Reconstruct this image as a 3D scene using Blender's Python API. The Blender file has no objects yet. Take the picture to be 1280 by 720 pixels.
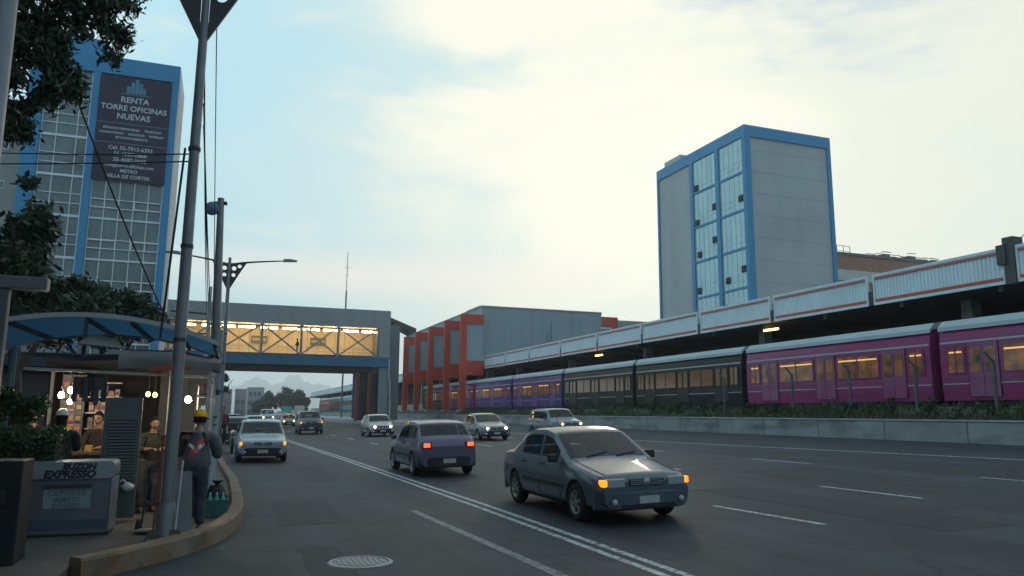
import bpy, bmesh, math, random
import numpy as np
from mathutils import Vector, Matrix, Euler
R = math.radians
random.seed(7)
scene = bpy.context.scene
COL = scene.collection

# ------------------------------------------------------------------ helpers
def tag(o, label=None, cat=None, group=None, kind=None):
    if label: o['label'] = label
    if cat: o['category'] = cat
    if group: o['group'] = group
    if kind: o['kind'] = kind
    return o

def thing(name, label, cat, loc=(0, 0, 0), rz=0, group=None):
    o = bpy.data.objects.new(name, None)
    o.empty_display_size = 0.2
    COL.objects.link(o)
    o.location = loc
    o.rotation_euler = (0, 0, rz)
    return tag(o, label, cat, group)

def copy_tree(o, parent=None):
    c = o.copy()
    COL.objects.link(c)
    c.parent = parent
    for ch in list(o.children):
        copy_tree(ch, c)
    return c

class MB:
    """collects shapes and links them as one mesh object"""
    def __init__(s):
        s.v = []; s.f = []; s.sm = []
    def add(s, vs, fs, smooth=False):
        n = len(s.v)
        s.v.extend([tuple(map(float, p)) for p in vs])
        s.f.extend([tuple(n + i for i in f) for f in fs])
        s.sm.extend([smooth] * len(fs))
        return s
    def box(s, x0, x1, y0, y1, z0, z1, bev=0.0):
        if bev <= 0:
            vs = [(x0, y0, z0), (x1, y0, z0), (x1, y1, z0), (x0, y1, z0), (x0, y0, z1), (x1, y0, z1), (x1, y1, z1), (x0, y1, z1)]
            s.add(vs, [(0, 3, 2, 1), (4, 5, 6, 7), (0, 1, 5, 4), (1, 2, 6, 5), (2, 3, 7, 6), (3, 0, 4, 7)])
        else:
            bm = bmesh.new()
            bmesh.ops.create_cube(bm, size=1)
            bmesh.ops.scale(bm, vec=(x1 - x0, y1 - y0, z1 - z0), verts=bm.verts)
            bmesh.ops.translate(bm, vec=((x0 + x1) / 2, (y0 + y1) / 2, (z0 + z1) / 2), verts=bm.verts)
            bmesh.ops.bevel(bm, geom=bm.edges[:], offset=bev, segments=2, affect='EDGES', profile=0.5)
            s.bm(bm, False)
        return s
    def bm(s, bm, smooth=False):
        bm.verts.index_update()
        s.add([v.co[:] for v in bm.verts], [[v.index for v in f.verts] for f in bm.faces], smooth)
        bm.free()
        return s
    def bar(s, a, b, w, h=None, up=(0, 0, 1)):
        """rectangular bar from a to b, w across, h along up"""
        h = h or w
        a = Vector(a); b = Vector(b); d = (b - a).normalized(); u = Vector(up)
        if abs(d.dot(u)) > 0.98: u = Vector((0, 1, 0))
        sd = d.cross(u).normalized(); u = sd.cross(d).normalized()
        vs = []
        for p in (a, b):
            for (i, j) in ((-1, -1), (1, -1), (1, 1), (-1, 1)):
                vs.append(p + sd * (i * w / 2) + u * (j * h / 2))
        s.add(vs, [(3, 2, 1, 0), (4, 5, 6, 7), (0, 1, 5, 4), (1, 2, 6, 5), (2, 3, 7, 6), (3, 0, 4, 7)])
        return s
    def tube(s, pts, rad, n=8, caps=True):
        pts = [Vector(p) for p in pts]
        rr = rad if isinstance(rad, (list, tuple)) else [rad] * len(pts)
        vs = []; fs = []
        ref = None
        for i, p in enumerate(pts):
            d = (pts[min(i + 1, len(pts) - 1)] - pts[max(i - 1, 0)]).normalized()
            if ref is None:
                ref = Vector((1, 0, 0)) if abs(d.x) < 0.9 else Vector((0, 1, 0))
            a = (ref - d * ref.dot(d)).normalized(); b = d.cross(a); ref = a
            for k in range(n):
                t = 2 * math.pi * k / n
                vs.append(p + (a * math.cos(t) + b * math.sin(t)) * rr[i])
        for i in range(len(pts) - 1):
            for k in range(n):
                k2 = (k + 1) % n
                fs.append((i * n + k, i * n + k2, (i + 1) * n + k2, (i + 1) * n + k))
        s.add(vs, fs, True)
        if caps:
            m = (len(pts) - 1) * n
            s.add(vs[:n], [tuple(range(n - 1, -1, -1))])
            s.add(vs[m:], [tuple(range(n))])
        return s
    def prism(s, poly, axis, a, b):
        """polygon (2D, ccw) extruded along axis from a to b. axis 'y': poly is (x,z); 'x': (y,z); 'z': (x,y)"""
        def P(p, t):
            return {'y': (p[0], t, p[1]), 'x': (t, p[0], p[1]), 'z': (p[0], p[1], t)}[axis]
        n = len(poly)
        vs = [P(p, a) for p in poly] + [P(p, b) for p in poly]
        fs = [tuple(range(n)), tuple(range(2 * n - 1, n - 1, -1))]
        fs += [((i + 1) % n, i, n + i, n + (i + 1) % n) for i in range(n)]
        s.add(vs, fs)
        return s
    def lathe(s, prof, n=16, c=(0, 0, 0), axis='z', caps=True):
        vs = []; fs = []
        for (r, h) in prof:
            for k in range(n):
                t = 2 * math.pi * k / n
                x, y = r * math.cos(t), r * math.sin(t)
                vs.append({'z': (c[0] + x, c[1] + y, c[2] + h), 'x': (c[0] + h, c[1] + x, c[2] + y), 'y': (c[0] + x, c[1] + h, c[2] + y)}[axis])
        for i in range(len(prof) - 1):
            for k in range(n):
                k2 = (k + 1) % n
                fs.append((i * n + k, i * n + k2, (i + 1) * n + k2, (i + 1) * n + k))
        s.add(vs, fs, True)
        if not caps: return s
        if prof[0][0] > 1e-4: s.add(vs[:n], [tuple(range(n - 1, -1, -1))])
        if prof[-1][0] > 1e-4: s.add(vs[-n:], [tuple(range(n))])
        return s
    def ball(s, c, r, n=12, sc=(1, 1, 1)):
        pr = [(max(1e-5, r * math.sin(math.pi * i / (n // 2 + 2))), -r * math.cos(math.pi * i / (n // 2 + 2))) for i in range(n // 2 + 3)]
        k = len(s.v)
        s.lathe(pr, n)
        for i in range(k, len(s.v)):
            x, y, z = s.v[i]
            s.v[i] = (c[0] + x * sc[0], c[1] + y * sc[1], c[2] + z * sc[2])
        return s
    def grid(s, rows, smooth=True, close=False):
        n = len(rows[0]); vs = [p for r in rows for p in r]; fs = []
        for i in range(len(rows) - 1):
            for k in range(n - (0 if close else 1)):
                k2 = (k + 1) % n
                fs.append((i * n + k, i * n + k2, (i + 1) * n + k2, (i + 1) * n + k))
        s.add(vs, fs, smooth)
        return s
    def build(s, name, mat, parent=None, fix=True, auto=None):
        me = bpy.data.meshes.new(name)
        me.from_pydata(s.v, [], s.f)
        me.polygons.foreach_set('use_smooth', s.sm)
        me.materials.append(mat)
        if fix and len(s.f) < 60000:
            bm = bmesh.new(); bm.from_mesh(me)
            bmesh.ops.recalc_face_normals(bm, faces=bm.faces[:])
            bm.to_mesh(me); bm.free()
        if auto is not None:
            me.set_sharp_from_angle(angle=R(auto))
        me.update()
        o = bpy.data.objects.new(name, me)
        COL.objects.link(o)
        if parent: o.parent = parent
        return o

def rrect(x0, x1, z0, z1, r, n=4):
    out = []
    for (cx, cz, a0) in ((x1 - r, z0 + r, -90), (x1 - r, z1 - r, 0), (x0 + r, z1 - r, 90), (x0 + r, z0 + r, 180)):
        for k in range(n + 1):
            t = R(a0 + 90 * k / n)
            out.append((cx + r * math.cos(t), cz + r * math.sin(t)))
    return out

def text_mesh(name, lines, mat, parent, origin, face='-y', shear=0.0):
    """lines: (text, x centre, z baseline, size, bold offset). Lettering standing on a vertical face, merged as one mesh part"""
    mb = MB()
    dg = None
    for (t, x, z, size, off) in lines:
        cu = bpy.data.curves.new('tmp', 'FONT')
        cu.body = t; cu.align_x = 'CENTER'; cu.size = size; cu.offset = off; cu.extrude = 0.004; cu.shear = shear
        cu.resolution_u = 3
        ob = bpy.data.objects.new('tmp', cu)
        COL.objects.link(ob)
        bpy.context.view_layer.update()
        me = ob.to_mesh()
        mb.add([(x + v.co.x, -v.co.z, z + v.co.y) for v in me.vertices], [tuple(p.vertices) for p in me.polygons])
        ob.to_mesh_clear()
        COL.objects.unlink(ob)
        bpy.data.objects.remove(ob); bpy.data.curves.remove(cu)
    o = mb.build(name, mat, parent, fix=False)
    o.location = origin
    if face == '-x': o.rotation_euler = (0, 0, R(-90))
    return o

# ------------------------------------------------------------------ materials
MATS = {}
def mat(name, col, rough=0.6, metal=0.0, var=0.18, scale=3.0, bump=0.0, bscale=40.0, spec=0.4, col2=None, dirt=None, stretch=None, emit=None, estr=0.0, coat=0.0):
    """procedural principled material: two noises vary the base colour, fine noise for the bump"""
    if name in MATS: return MATS[name]
    m = bpy.data.materials.new(name)
    m.use_nodes = True
    nt = m.node_tree; N = nt.nodes; L = nt.links
    b = N['Principled BSDF']
    b.inputs['Roughness'].default_value = rough
    b.inputs['Metallic'].default_value = metal
    b.inputs['Specular IOR Level'].default_value = spec
    b.inputs['Coat Weight'].default_value = coat
    tc = N.new('ShaderNodeTexCoord'); mp = N.new('ShaderNodeMapping')
    L.new(tc.outputs['Object'], mp.inputs['Vector'])
    if stretch: mp.inputs['Scale'].default_value = stretch
    n1 = N.new('ShaderNodeTexNoise'); n1.inputs['Scale'].default_value = scale; n1.inputs['Detail'].default_value = 6; n1.inputs['Roughness'].default_value = 0.65
    L.new(mp.outputs['Vector'], n1.inputs['Vector'])
    ramp = N.new('ShaderNodeMapRange')
    ramp.inputs['From Min'].default_value = 0.3; ramp.inputs['From Max'].default_value = 0.7
    L.new(n1.outputs['Fac'], ramp.inputs['Value'])
    mx = N.new('ShaderNodeMix'); mx.data_type = 'RGBA'
    c2 = col2 or tuple(c * (1 - var) for c in col)
    c1 = col if col2 else tuple(min(1, c * (1 + var)) for c in col)
    mx.inputs['A'].default_value = (*c2, 1); mx.inputs['B'].default_value = (*c1, 1)
    L.new(ramp.outputs['Result'], mx.inputs['Factor'])
    last = mx.outputs['Result']
    if dirt:   # streaky grime of its own shape
        n2 = N.new('ShaderNodeTexNoise'); n2.inputs['Scale'].default_value = 1.0; n2.inputs['Detail'].default_value = 8
        mp2 = N.new('ShaderNodeMapping'); mp2.inputs['Scale'].default_value = dirt[2] if len(dirt) > 2 else (4, 4, .5)
        L.new(tc.outputs['Object'], mp2.inputs['Vector']); L.new(mp2.outputs['Vector'], n2.inputs['Vector'])
        r2 = N.new('ShaderNodeMapRange'); r2.inputs['From Min'].default_value = 0.5; r2.inputs['From Max'].default_value = 0.75
        r2.inputs['To Max'].default_value = dirt[1]
        L.new(n2.outputs['Fac'], r2.inputs['Value'])
        m2 = N.new('ShaderNodeMix'); m2.data_type = 'RGBA'
        L.new(r2.outputs['Result'], m2.inputs['Factor']); L.new(last, m2.inputs['A']); m2.inputs['B'].default_value = (*dirt[0], 1)
        last = m2.outputs['Result']
    L.new(last, b.inputs['Base Color'])
    if bump > 0:
        n3 = N.new('ShaderNodeTexNoise'); n3.inputs['Scale'].default_value = bscale; n3.inputs['Detail'].default_value = 4
        L.new(tc.outputs['Object'], n3.inputs['Vector'])
        bp = N.new('ShaderNodeBump'); bp.inputs['Strength'].default_value = bump; bp.inputs['Distance'].default_value = 0.01
        L.new(n3.outputs['Fac'], bp.inputs['Height']); L.new(bp.outputs['Normal'], b.inputs['Normal'])
    if emit:
        b.inputs['Emission Color'].default_value = (*emit, 1); b.inputs['Emission Strength'].default_value = estr
    MATS[name] = m
    return m

def lamp_mat(name, col, strength):
    return mat(name, tuple(c * .8 for c in col), 0.3, var=0.02, emit=col, estr=strength)

def asphalt_mat():
    m = mat('asphalt', (.018, .026, .034), 0.68, var=.35, scale=.6, bump=.5, bscale=55, spec=.35)
    nt = m.node_tree; N = nt.nodes; L = nt.links; b = N['Principled BSDF']
    src = b.inputs['Base Color'].links[0].from_socket
    tc = [n for n in N if n.type == 'TEX_COORD'][0]
    # long tyre-worn bands along the road
    mp = N.new('ShaderNodeMapping'); mp.inputs['Scale'].default_value = (1.2, .02, 1)
    L.new(tc.outputs['Object'], mp.inputs['Vector'])
    nz = N.new('ShaderNodeTexNoise'); nz.inputs['Scale'].default_value = 1.0; nz.inputs['Detail'].default_value = 3
    L.new(mp.outputs['Vector'], nz.inputs['Vector'])
    mr = N.new('ShaderNodeMapRange'); mr.inputs['From Min'].default_value = .35; mr.inputs['From Max'].default_value = .65; mr.inputs['To Min'].default_value = .68; mr.inputs['To Max'].default_value = 1.4
    L.new(nz.outputs['Fac'], mr.inputs['Value'])
    mu = N.new('ShaderNodeVectorMath'); mu.operation = 'SCALE'
    L.new(src, mu.inputs[0]); L.new(mr.outputs['Result'], mu.inputs['Scale'])
    # oil and tar blotches
    ob_ = N.new('ShaderNodeTexNoise'); ob_.inputs['Scale'].default_value = .9; ob_.inputs['Detail'].default_value = 9; ob_.inputs['Roughness'].default_value = .7
    L.new(tc.outputs['Object'], ob_.inputs['Vector'])
    om = N.new('ShaderNodeMapRange'); om.inputs['From Min'].default_value = .56; om.inputs['From Max'].default_value = .66; om.inputs['To Min'].default_value = 1; om.inputs['To Max'].default_value = .6
    L.new(ob_.outputs['Fac'], om.inputs['Value'])
    mo = N.new('ShaderNodeVectorMath'); mo.operation = 'SCALE'
    L.new(mu.outputs[0], mo.inputs[0]); L.new(om.outputs['Result'], mo.inputs['Scale']); mu = mo
    # cracks
    vo = N.new('ShaderNodeTexVoronoi'); vo.feature = 'DISTANCE_TO_EDGE'; vo.inputs['Scale'].default_value = .45
    nd = N.new('ShaderNodeTexNoise'); nd.inputs['Scale'].default_value = 1.5; nd.inputs['Detail'].default_value = 5
    L.new(tc.outputs['Object'], nd.inputs['Vector'])
    av = N.new('ShaderNodeVectorMath'); av.operation = 'MULTIPLY_ADD'; av.inputs[1].default_value = (1.6, 1.6, 0)
    L.new(nd.outputs['Color'], av.inputs[0]); L.new(tc.outputs['Object'], av.inputs[2]); L.new(av.outputs[0], vo.inputs['Vector'])
    cr = N.new('ShaderNodeMapRange'); cr.inputs['From Max'].default_value = .022; cr.inputs['To Min'].default_value = .3; cr.inputs['To Max'].default_value = 1
    L.new(vo.outputs['Distance'], cr.inputs['Value'])
    m2 = N.new('ShaderNodeVectorMath'); m2.operation = 'SCALE'
    L.new(mu.outputs[0], m2.inputs[0]); L.new(cr.outputs['Result'], m2.inputs['Scale'])
    # fine aggregate speckle
    sp = N.new('ShaderNodeTexNoise'); sp.inputs['Scale'].default_value = 70; sp.inputs['Detail'].default_value = 2
    L.new(tc.outputs['Object'], sp.inputs['Vector'])
    s2 = N.new('ShaderNodeMapRange'); s2.inputs['From Min'].default_value = .3; s2.inputs['From Max'].default_value = .75; s2.inputs['To Min'].default_value = .7; s2.inputs['To Max'].default_value = 1.35
    L.new(sp.outputs['Fac'], s2.inputs['Value'])
    m3 = N.new('ShaderNodeVectorMath'); m3.operation = 'SCALE'
    L.new(m2.outputs[0], m3.inputs[0]); L.new(s2.outputs['Result'], m3.inputs['Scale'])
    L.new(m3.outputs[0], b.inputs['Base Color'])
    return m

def paint_mat(name, col, wear):
    """road paint worn through to the asphalt"""
    m = mat(name, col, .6, var=.1, scale=2, bump=.3, bscale=60)
    nt = m.node_tree; N = nt.nodes; L = nt.links; b = N['Principled BSDF']
    src = b.inputs['Base Color'].links[0].from_socket
    tc = [n for n in N if n.type == 'TEX_COORD'][0]
    n2 = N.new('ShaderNodeTexNoise'); n2.inputs['Scale'].default_value = 9; n2.inputs['Detail'].default_value = 8; n2.inputs['Roughness'].default_value = .75
    L.new(tc.outputs['Object'], n2.inputs['Vector'])
    r = N.new('ShaderNodeMapRange'); r.inputs['From Min'].default_value = wear - .08; r.inputs['From Max'].default_value = wear + .08
    L.new(n2.outputs['Fac'], r.inputs['Value'])
    mx = N.new('ShaderNodeMix'); mx.data_type = 'RGBA'
    mx.inputs['A'].default_value = (.035, .04, .044, 1)
    L.new(src, mx.inputs['B']); L.new(r.outputs['Result'], mx.inputs['Factor'])
    L.new(mx.outputs['Result'], b.inputs['Base Color'])
    return m

def leaf_mat(name, c1, c2):
    m = mat(name, c1, .55, col2=c2, scale=1.6, spec=.3)
    return m

M_ASPH = asphalt_mat()
M_PAINT = paint_mat('road_paint', (.50, .53, .53), .46)
M_FADED = paint_mat('faded_road_paint', (.22, .24, .25), .50)
M_PAVE = mat('pavement', (.085, .075, .068), .8, var=.3, scale=1.5, bump=.5, bscale=25, dirt=((.04, .037, .034), .7, (1, 1, 1)))
M_KERB = mat('kerb_concrete', (.19, .165, .14), .8, col2=(.17, .085, .03), scale=2.2, bump=.6, bscale=18, dirt=((.06, .05, .045), .7, (3, 3, 3)))
M_CONC = mat('concrete', (.34, .34, .33), .8, var=.15, scale=1.2, bump=.4, bscale=14, dirt=((.13, .13, .13), .6))
M_WALLC = mat('barrier_concrete', (.24, .255, .26), .8, var=.3, scale=.5, bump=.5, bscale=9, dirt=((.06, .062, .065), .85, (.5, .35, 1.6)))
M_BLUE = mat('blue_cladding', (.045, .23, .42), .5, var=.1, scale=.5)
M_BLUED = mat('blue_paint', (.035, .13, .22), .45, var=.12, scale=1.5)
M_STEEL = mat('grey_steel', (.22, .24, .25), .45, metal=.4, var=.18, scale=4, dirt=((.10, .09, .08), .5, (12, 12, .8)))
M_GALV = mat('galvanised_pole', (.20, .21, .22), .5, metal=.35, var=.2, scale=3, dirt=((.14, .11, .10), .6, (14, 14, .5)))
M_DARK = mat('dark_metal', (.035, .037, .04), .5, var=.25, scale=4)
M_BLACK = mat('black_rubber', (.015, .015, .016), .7, var=.2)
M_RED = mat('red_oxide_paint', (.54, .062, .034), .55, var=.14, scale=1.2, dirt=((.20, .04, .03), .5))
M_PANEL = mat('grey_blue_panel', (.30, .35, .38), .6, var=.07, scale=.3, dirt=((.20, .23, .25), .5, (.5, .5, .08)))
M_CABLE = mat('cable_sheath', (.02, .02, .022), .6)
# ------------------------------------------------------------------ camera, light, sky
cam = bpy.data.cameras.new('camera'); camo = bpy.data.objects.new('camera', cam); COL.objects.link(camo)
scene.camera = camo
cam.sensor_width = 36; cam.lens = 27.0; cam.clip_start = .05; cam.clip_end = 12000
YAW, PITCH, ROLL, HC = R(20.5), R(9.3), R(0.4), 1.68
camo.location = (0, 0, HC)
rotm = Matrix.Rotation(-YAW, 4, 'Z') @ Matrix.Rotation(R(90) + PITCH, 4, 'X') @ Matrix.Rotation(ROLL, 4, 'Z')
camo.rotation_euler = rotm.to_euler()

scene.view_settings.view_transform = 'Standard'
scene.view_settings.look = 'None'
scene.view_settings.exposure = 0.0
scene.view_settings.gamma = 1.0
scene.view_settings.use_curve_mapping = False
scene.cycles.volume_bounces = 3

SUN_AZ, SUN_EL = R(34), R(14)
sd = bpy.data.lights.new('sun', 'SUN'); so = bpy.data.objects.new('sun', sd); COL.objects.link(so)
sd.energy = 0.5; sd.angle = R(14); sd.color = (1.0, .86, .68)
sv = Vector((math.sin(SUN_AZ) * math.cos(SUN_EL), math.cos(SUN_AZ) * math.cos(SUN_EL), math.sin(SUN_EL)))
so.rotation_euler = sv.to_track_quat('Z', 'Y').to_euler()
so.location = (40, 60, 60)

w = bpy.data.worlds.new('World'); scene.world = w; w.use_nodes = True
N = w.node_tree.nodes; L = w.node_tree.links
bg = N['Background']; bg.inputs['Strength'].default_value = 0.100
sky = N.new('ShaderNodeTexSky'); sky.sky_type = 'NISHITA'; sky.sun_disc = False
sky.sun_elevation = SUN_EL; sky.sun_rotation = SUN_AZ; sky.altitude = 2200; sky.air_density = 1.5; sky.dust_density = 2
tc = N.new('ShaderNodeTexCoord')
def vdot(vec):
    d = N.new('ShaderNodeVectorMath'); d.operation = 'DOT_PRODUCT'; d.inputs[1].default_value = vec
    L.new(tc.outputs['Generated'], d.inputs[0]); return d.outputs['Value']
def mrange(src, a, b, c=0., d=1., smooth=True):
    n = N.new('ShaderNodeMapRange'); n.interpolation_type = 'SMOOTHSTEP' if smooth else 'LINEAR'
    n.inputs['From Min'].default_value = a; n.inputs['From Max'].default_value = b; n.inputs['To Min'].default_value = c; n.inputs['To Max'].default_value = d
    L.new(src, n.inputs['Value']); return n.outputs['Result']
def math2(op, a, b):
    n = N.new('ShaderNodeMath'); n.operation = op
    for i, x in enumerate((a, b)):
        if isinstance(x, (int, float)): n.inputs[i].default_value = x
        else: L.new(x, n.inputs[i])
    return n.outputs[0]
def cmix(fac, a, b):
    n = N.new('ShaderNodeMix'); n.data_type = 'RGBA'
    L.new(fac, n.inputs['Factor']) if not isinstance(fac, float) else setattr(n.inputs['Factor'], 'default_value', fac)
    for k, x in (('A', a), ('B', b)):
        if isinstance(x, tuple): n.inputs[k].default_value = (*[c * 10 for c in x], 1)
        else: L.new(x, n.inputs[k])
    return n.outputs['Result']
def noise(scale, stretch, detail=7, rough=.55, off=(0, 0, 0), dist=0.3):
    mp = N.new('ShaderNodeMapping'); mp.inputs['Scale'].default_value = stretch; mp.inputs['Location'].default_value = off
    L.new(tc.outputs['Generated'], mp.inputs['Vector'])
    n = N.new('ShaderNodeTexNoise'); n.inputs['Scale'].default_value = scale; n.inputs['Detail'].default_value = detail; n.inputs['Roughness'].default_value = rough; n.inputs['Distortion'].default_value = dist
    L.new(mp.outputs['Vector'], n.inputs['Vector']); return n.outputs['Fac']
def dirv(az, el):
    return (math.sin(R(az)) * math.cos(R(el)), math.cos(R(az)) * math.cos(R(el)), math.sin(R(el)))
n1 = noise(2.6, (1, 1, 3.2), off=(.3, .1, .7), dist=.6)
n2 = noise(4.5, (1, 1, 3.5), off=(2.3, 1.1, .2), detail=9, rough=.6)
elev = N.new('ShaderNodeSeparateXYZ'); L.new(tc.outputs['Generated'], elev.inputs[0]); ez = elev.outputs['Z']
# bright cloud bank ahead to the right
warm = vdot(dirv(44, 18))
wn = math2('ADD', warm, math2('MULTIPLY', math2('SUBTRACT', n1, .5), .40))
f_warm = mrange(wn, .70, 1.06)
base = cmix(mrange(vdot(dirv(-12, 34)), .66, .99), (.76, .92, .87), (.50, .79, .88))      # pale teal, bluer high to the left
base = cmix(mrange(vdot(dirv(-85, 22)), .0, .9), base, (.60, .98, 1.14))
base = cmix(mrange(ez, .55, .95), base, (.42, .64, .76))
c1 = cmix(f_warm, base, (.93, .945, .79))
core = mrange(math2('ADD', vdot(dirv(27, 25)), math2('MULTIPLY', math2('SUBTRACT', n1, .5), .16)), .955, 1.0, 0., 1.)
c2 = cmix(core, c1, (1.10, 1.06, .88))
# thin wisps
wisp = mrange(n2, .48, .68, 0., .55)
c3 = cmix(wisp, c2, (.95, .97, .84))
# blue gap high on the right
gap = mrange(math2('ADD', vdot(dirv(46, 39)), math2('MULTIPLY', math2('SUBTRACT', n2, .5), .10)), .962, .995, 0., .85)
c4 = cmix(gap, c3, (.52, .64, .78))
# horizon: dull blue grey under a pinkish streak
pk = math2('MULTIPLY', mrange(ez, .13, .17), mrange(ez, .17, .22, 1., 0.))
pk = math2('MULTIPLY', pk, mrange(vdot(dirv(12, 9)), .94, 1.0, 0., .9))
c5 = cmix(pk, c4, (1.04, .95, .84))
hz = math2('MULTIPLY', mrange(ez, .0, .13, 1., 0.), mrange(vdot(dirv(0, 3)), .90, 1.0, 0., .85))
c6 = cmix(hz, c5, (.60, .76, .80))
# the sky behind the photographer is duller and bluer
back = mrange(vdot(dirv(-15, 10)), -.75, .25, 1., 0.)
c7 = cmix(back, c6, (.37, .56, .70))
fin = cmix(.95, sky.outputs['Color'], c7)
L.new(fin, bg.inputs['Color'])

# ------------------------------------------------------------------ ground
def zroad(x): return 0.0 if x < 4.4 else 0.03 * (x - 4.4)
g = MB(); g.add([(-1390, -140, -.35), (1990, -140, -.35), (1990, 5090, -.35), (-1390, 5090, -.35)], [(0, 1, 2, 3)])
tag(g.build('ground', mat('city_ground', (.22, .22, .21), .9, var=.3, scale=.02)), kind='structure')
rd = MB()
xs = [-8, -1.5, 1.5, 4.4, 8, 12, 16, 20, 24, 27.05]
rows = []
for y in [-12, 0, 6, 12, 20, 40, 80, 160, 260, 420]:
    rows.append([(x, y, zroad(x)) for x in xs])
rd.grid(rows, smooth=False)
tag(rd.build('road', M_ASPH), kind='structure')

def strip(mb, p0, p1, wd, lift=.004, seg=1):
    (x0, y0), (x1, y1) = p0, p1
    n = max(1, seg)
    rows = []
    d = Vector((x1 - x0, y1 - y0)).normalized(); s = Vector((d.y, -d.x)) * wd / 2
    for i in range(n + 1):
        t = i / n; x = x0 + (x1 - x0) * t; y = y0 + (y1 - y0) * t
        rows.append([(x - s.x, y - s.y, zroad(x - s.x) + lift), (x + s.x, y + s.y, zroad(x + s.x) + lift)])
    mb.grid(rows, smooth=False)
mk = MB()
for off in (-.11, .11):
    pts = [(4.62, 2), (4.60, 14), (4.35, 30), (3.95, 46), (3.5, 70), (3.3, 160)]
    for a, b in zip(pts[:-1], pts[1:]): strip(mk, (a[0] + off, a[1]), (b[0] + off, b[1]), .10)
def lane(line, y0):
    k = 0; y = y0
    while y < 150:
        xa = np.interp(y, *zip(*line)); xb = np.interp(y + 2.5, *zip(*line))
        strip(mk, (float(xa), y), (float(xb), y + 2.5), .11); y += 7.55
lane([(0, 8.5), (9.2, 8.34), (17, 7.9), (26, 7.65), (150, 7.2)], 1.70)
lane([(0, 12.2), (20, 11.7), (150, 11.0)], 3.2)
lane([(0, 16.3), (13, 16.0), (20, 15.65), (150, 14.2)], 2.75)
ed = [(22.6, 2), (21.1, 15.5), (18.85, 34.4), (18.0, 60), (17.2, 160)]
for a, b in zip(ed[:-1], ed[1:]): strip(mk, a, b, .16, seg=3)
tag(mk.build('road_markings', M_PAINT, fix=False), kind='structure')
fd = MB()
pts = [(3.5, 5.0), (3.46, 8), (3.25, 13.6)]
for a, b in zip(pts[:-1], pts[1:]): strip(fd, a, b, .14, .0035)
tag(fd.build('faded_markings', M_FADED, fix=False), kind='structure')
pt = MB()
for (x0, x1, y0, y1) in ((.95, 2.0, 12.4, 15.8), (2.2, 3.0, 20, 26), (9.3, 10.6, 8, 14), (12.6, 14.9, 13, 17), (1.0, 1.5, 7.2, 10.4)):
    n = 10; ps = []
    for i in range(4 * n):
        e, t = divmod(i, n); t /= n
        p = [(x0 + (x1 - x0) * t, y0), (x1, y0 + (y1 - y0) * t), (x1 - (x1 - x0) * t, y1), (x0, y1 - (y1 - y0) * t)][e]
        ps.append((p[0] + random.uniform(-.03, .03), p[1] + random.uniform(-.04, .04)))
    pt.add([(p[0], p[1], zroad(p[0]) + .003) for p in ps], [tuple(range(len(ps)))])
tag(pt.build('asphalt_patch', mat('tar_patch', (.019, .024, .028), .75, var=.25, scale=2, bump=.5, bscale=60), fix=False), kind='structure')

# sidewalk and kerbs
kerb = [(-1.20, 9.02), (-.97, 9.23), (-.60, 9.73), (-.38, 10.06), (-.18, 10.43), (0.0, 10.85), (.15, 11.3), (.28, 11.9), (.39, 12.7), (.45, 13.6), (.47, 15), (.47, 18.3), (.38, 21), (.27, 23.7), (.12, 30), (-.05, 39.3), (-.3, 60), (-.5, 160), (-.5, 420)]
def offset(line, d):
    out = []
    for i, p in enumerate(line):
        a = line[max(0, i - 1)]; b = line[min(len(line) - 1, i + 1)]
        t = Vector((b[0] - a[0], b[1] - a[1])).normalized()
        out.append((p[0] - t.y * d, p[1] + t.x * d))
    return out
def kerb_mb(line, ztop, wd):
    ln = []
    for a, b in zip(line[:-1], line[1:]):
        n = max(1, int(min(12, math.dist(a, b) / .35)))
        ln += [(a[0] + (b[0] - a[0]) * i / n, a[1] + (b[1] - a[1]) * i / n) for i in range(n)]
    ln.append(line[-1])
    inn = offset(ln, wd); c1 = offset(ln, .02); c2 = offset(ln, wd - .02)
    m = MB(); rows = []
    rnd = random.Random(3)
    for o_, a_, b_, i_ in zip(ln, c1, c2, inn):
        j = rnd.uniform(-.008, .008)
        rows.append([(o_[0], o_[1], -.05), (o_[0] + j, o_[1], ztop - .03 + j), (a_[0], a_[1], ztop + j), (b_[0], b_[1], ztop + j * .5), (i_[0], i_[1], ztop - .03), (i_[0], i_[1], -.05)])
    m.grid(rows, smooth=False)
    for r_ in (rows[0], rows[-1]): m.add(r_, [tuple(range(6))])
    return m
tag(kerb_mb(kerb, .225, .20).build('kerb', M_KERB), kind='structure')
kerb2 = [(-1.02, 3.5), (-1.10, 6.0), (-1.20, 8.22)]
tag(kerb_mb(kerb2, .20, .21).build('kerb', M_KERB), kind='structure')
inn = offset(kerb, .19)
sw = MB()
poly = [(-30, -12), (-1.2, -12), (-1.2, 3.4), (-1.28, 6.0), (-1.36, 8.3), (-1.32, 9.04)] + inn + [(-30, 420)]
n = len(poly)
sw.add([(x, y, .14) for x, y in poly] + [(x, y, -.1) for x, y in poly], [tuple(range(n))] + [(i, (i + 1) % n, n + (i + 1) % n, n + i) for i in range(n)])
tag(sw.build('pavement', M_PAVE), kind='structure')

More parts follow.
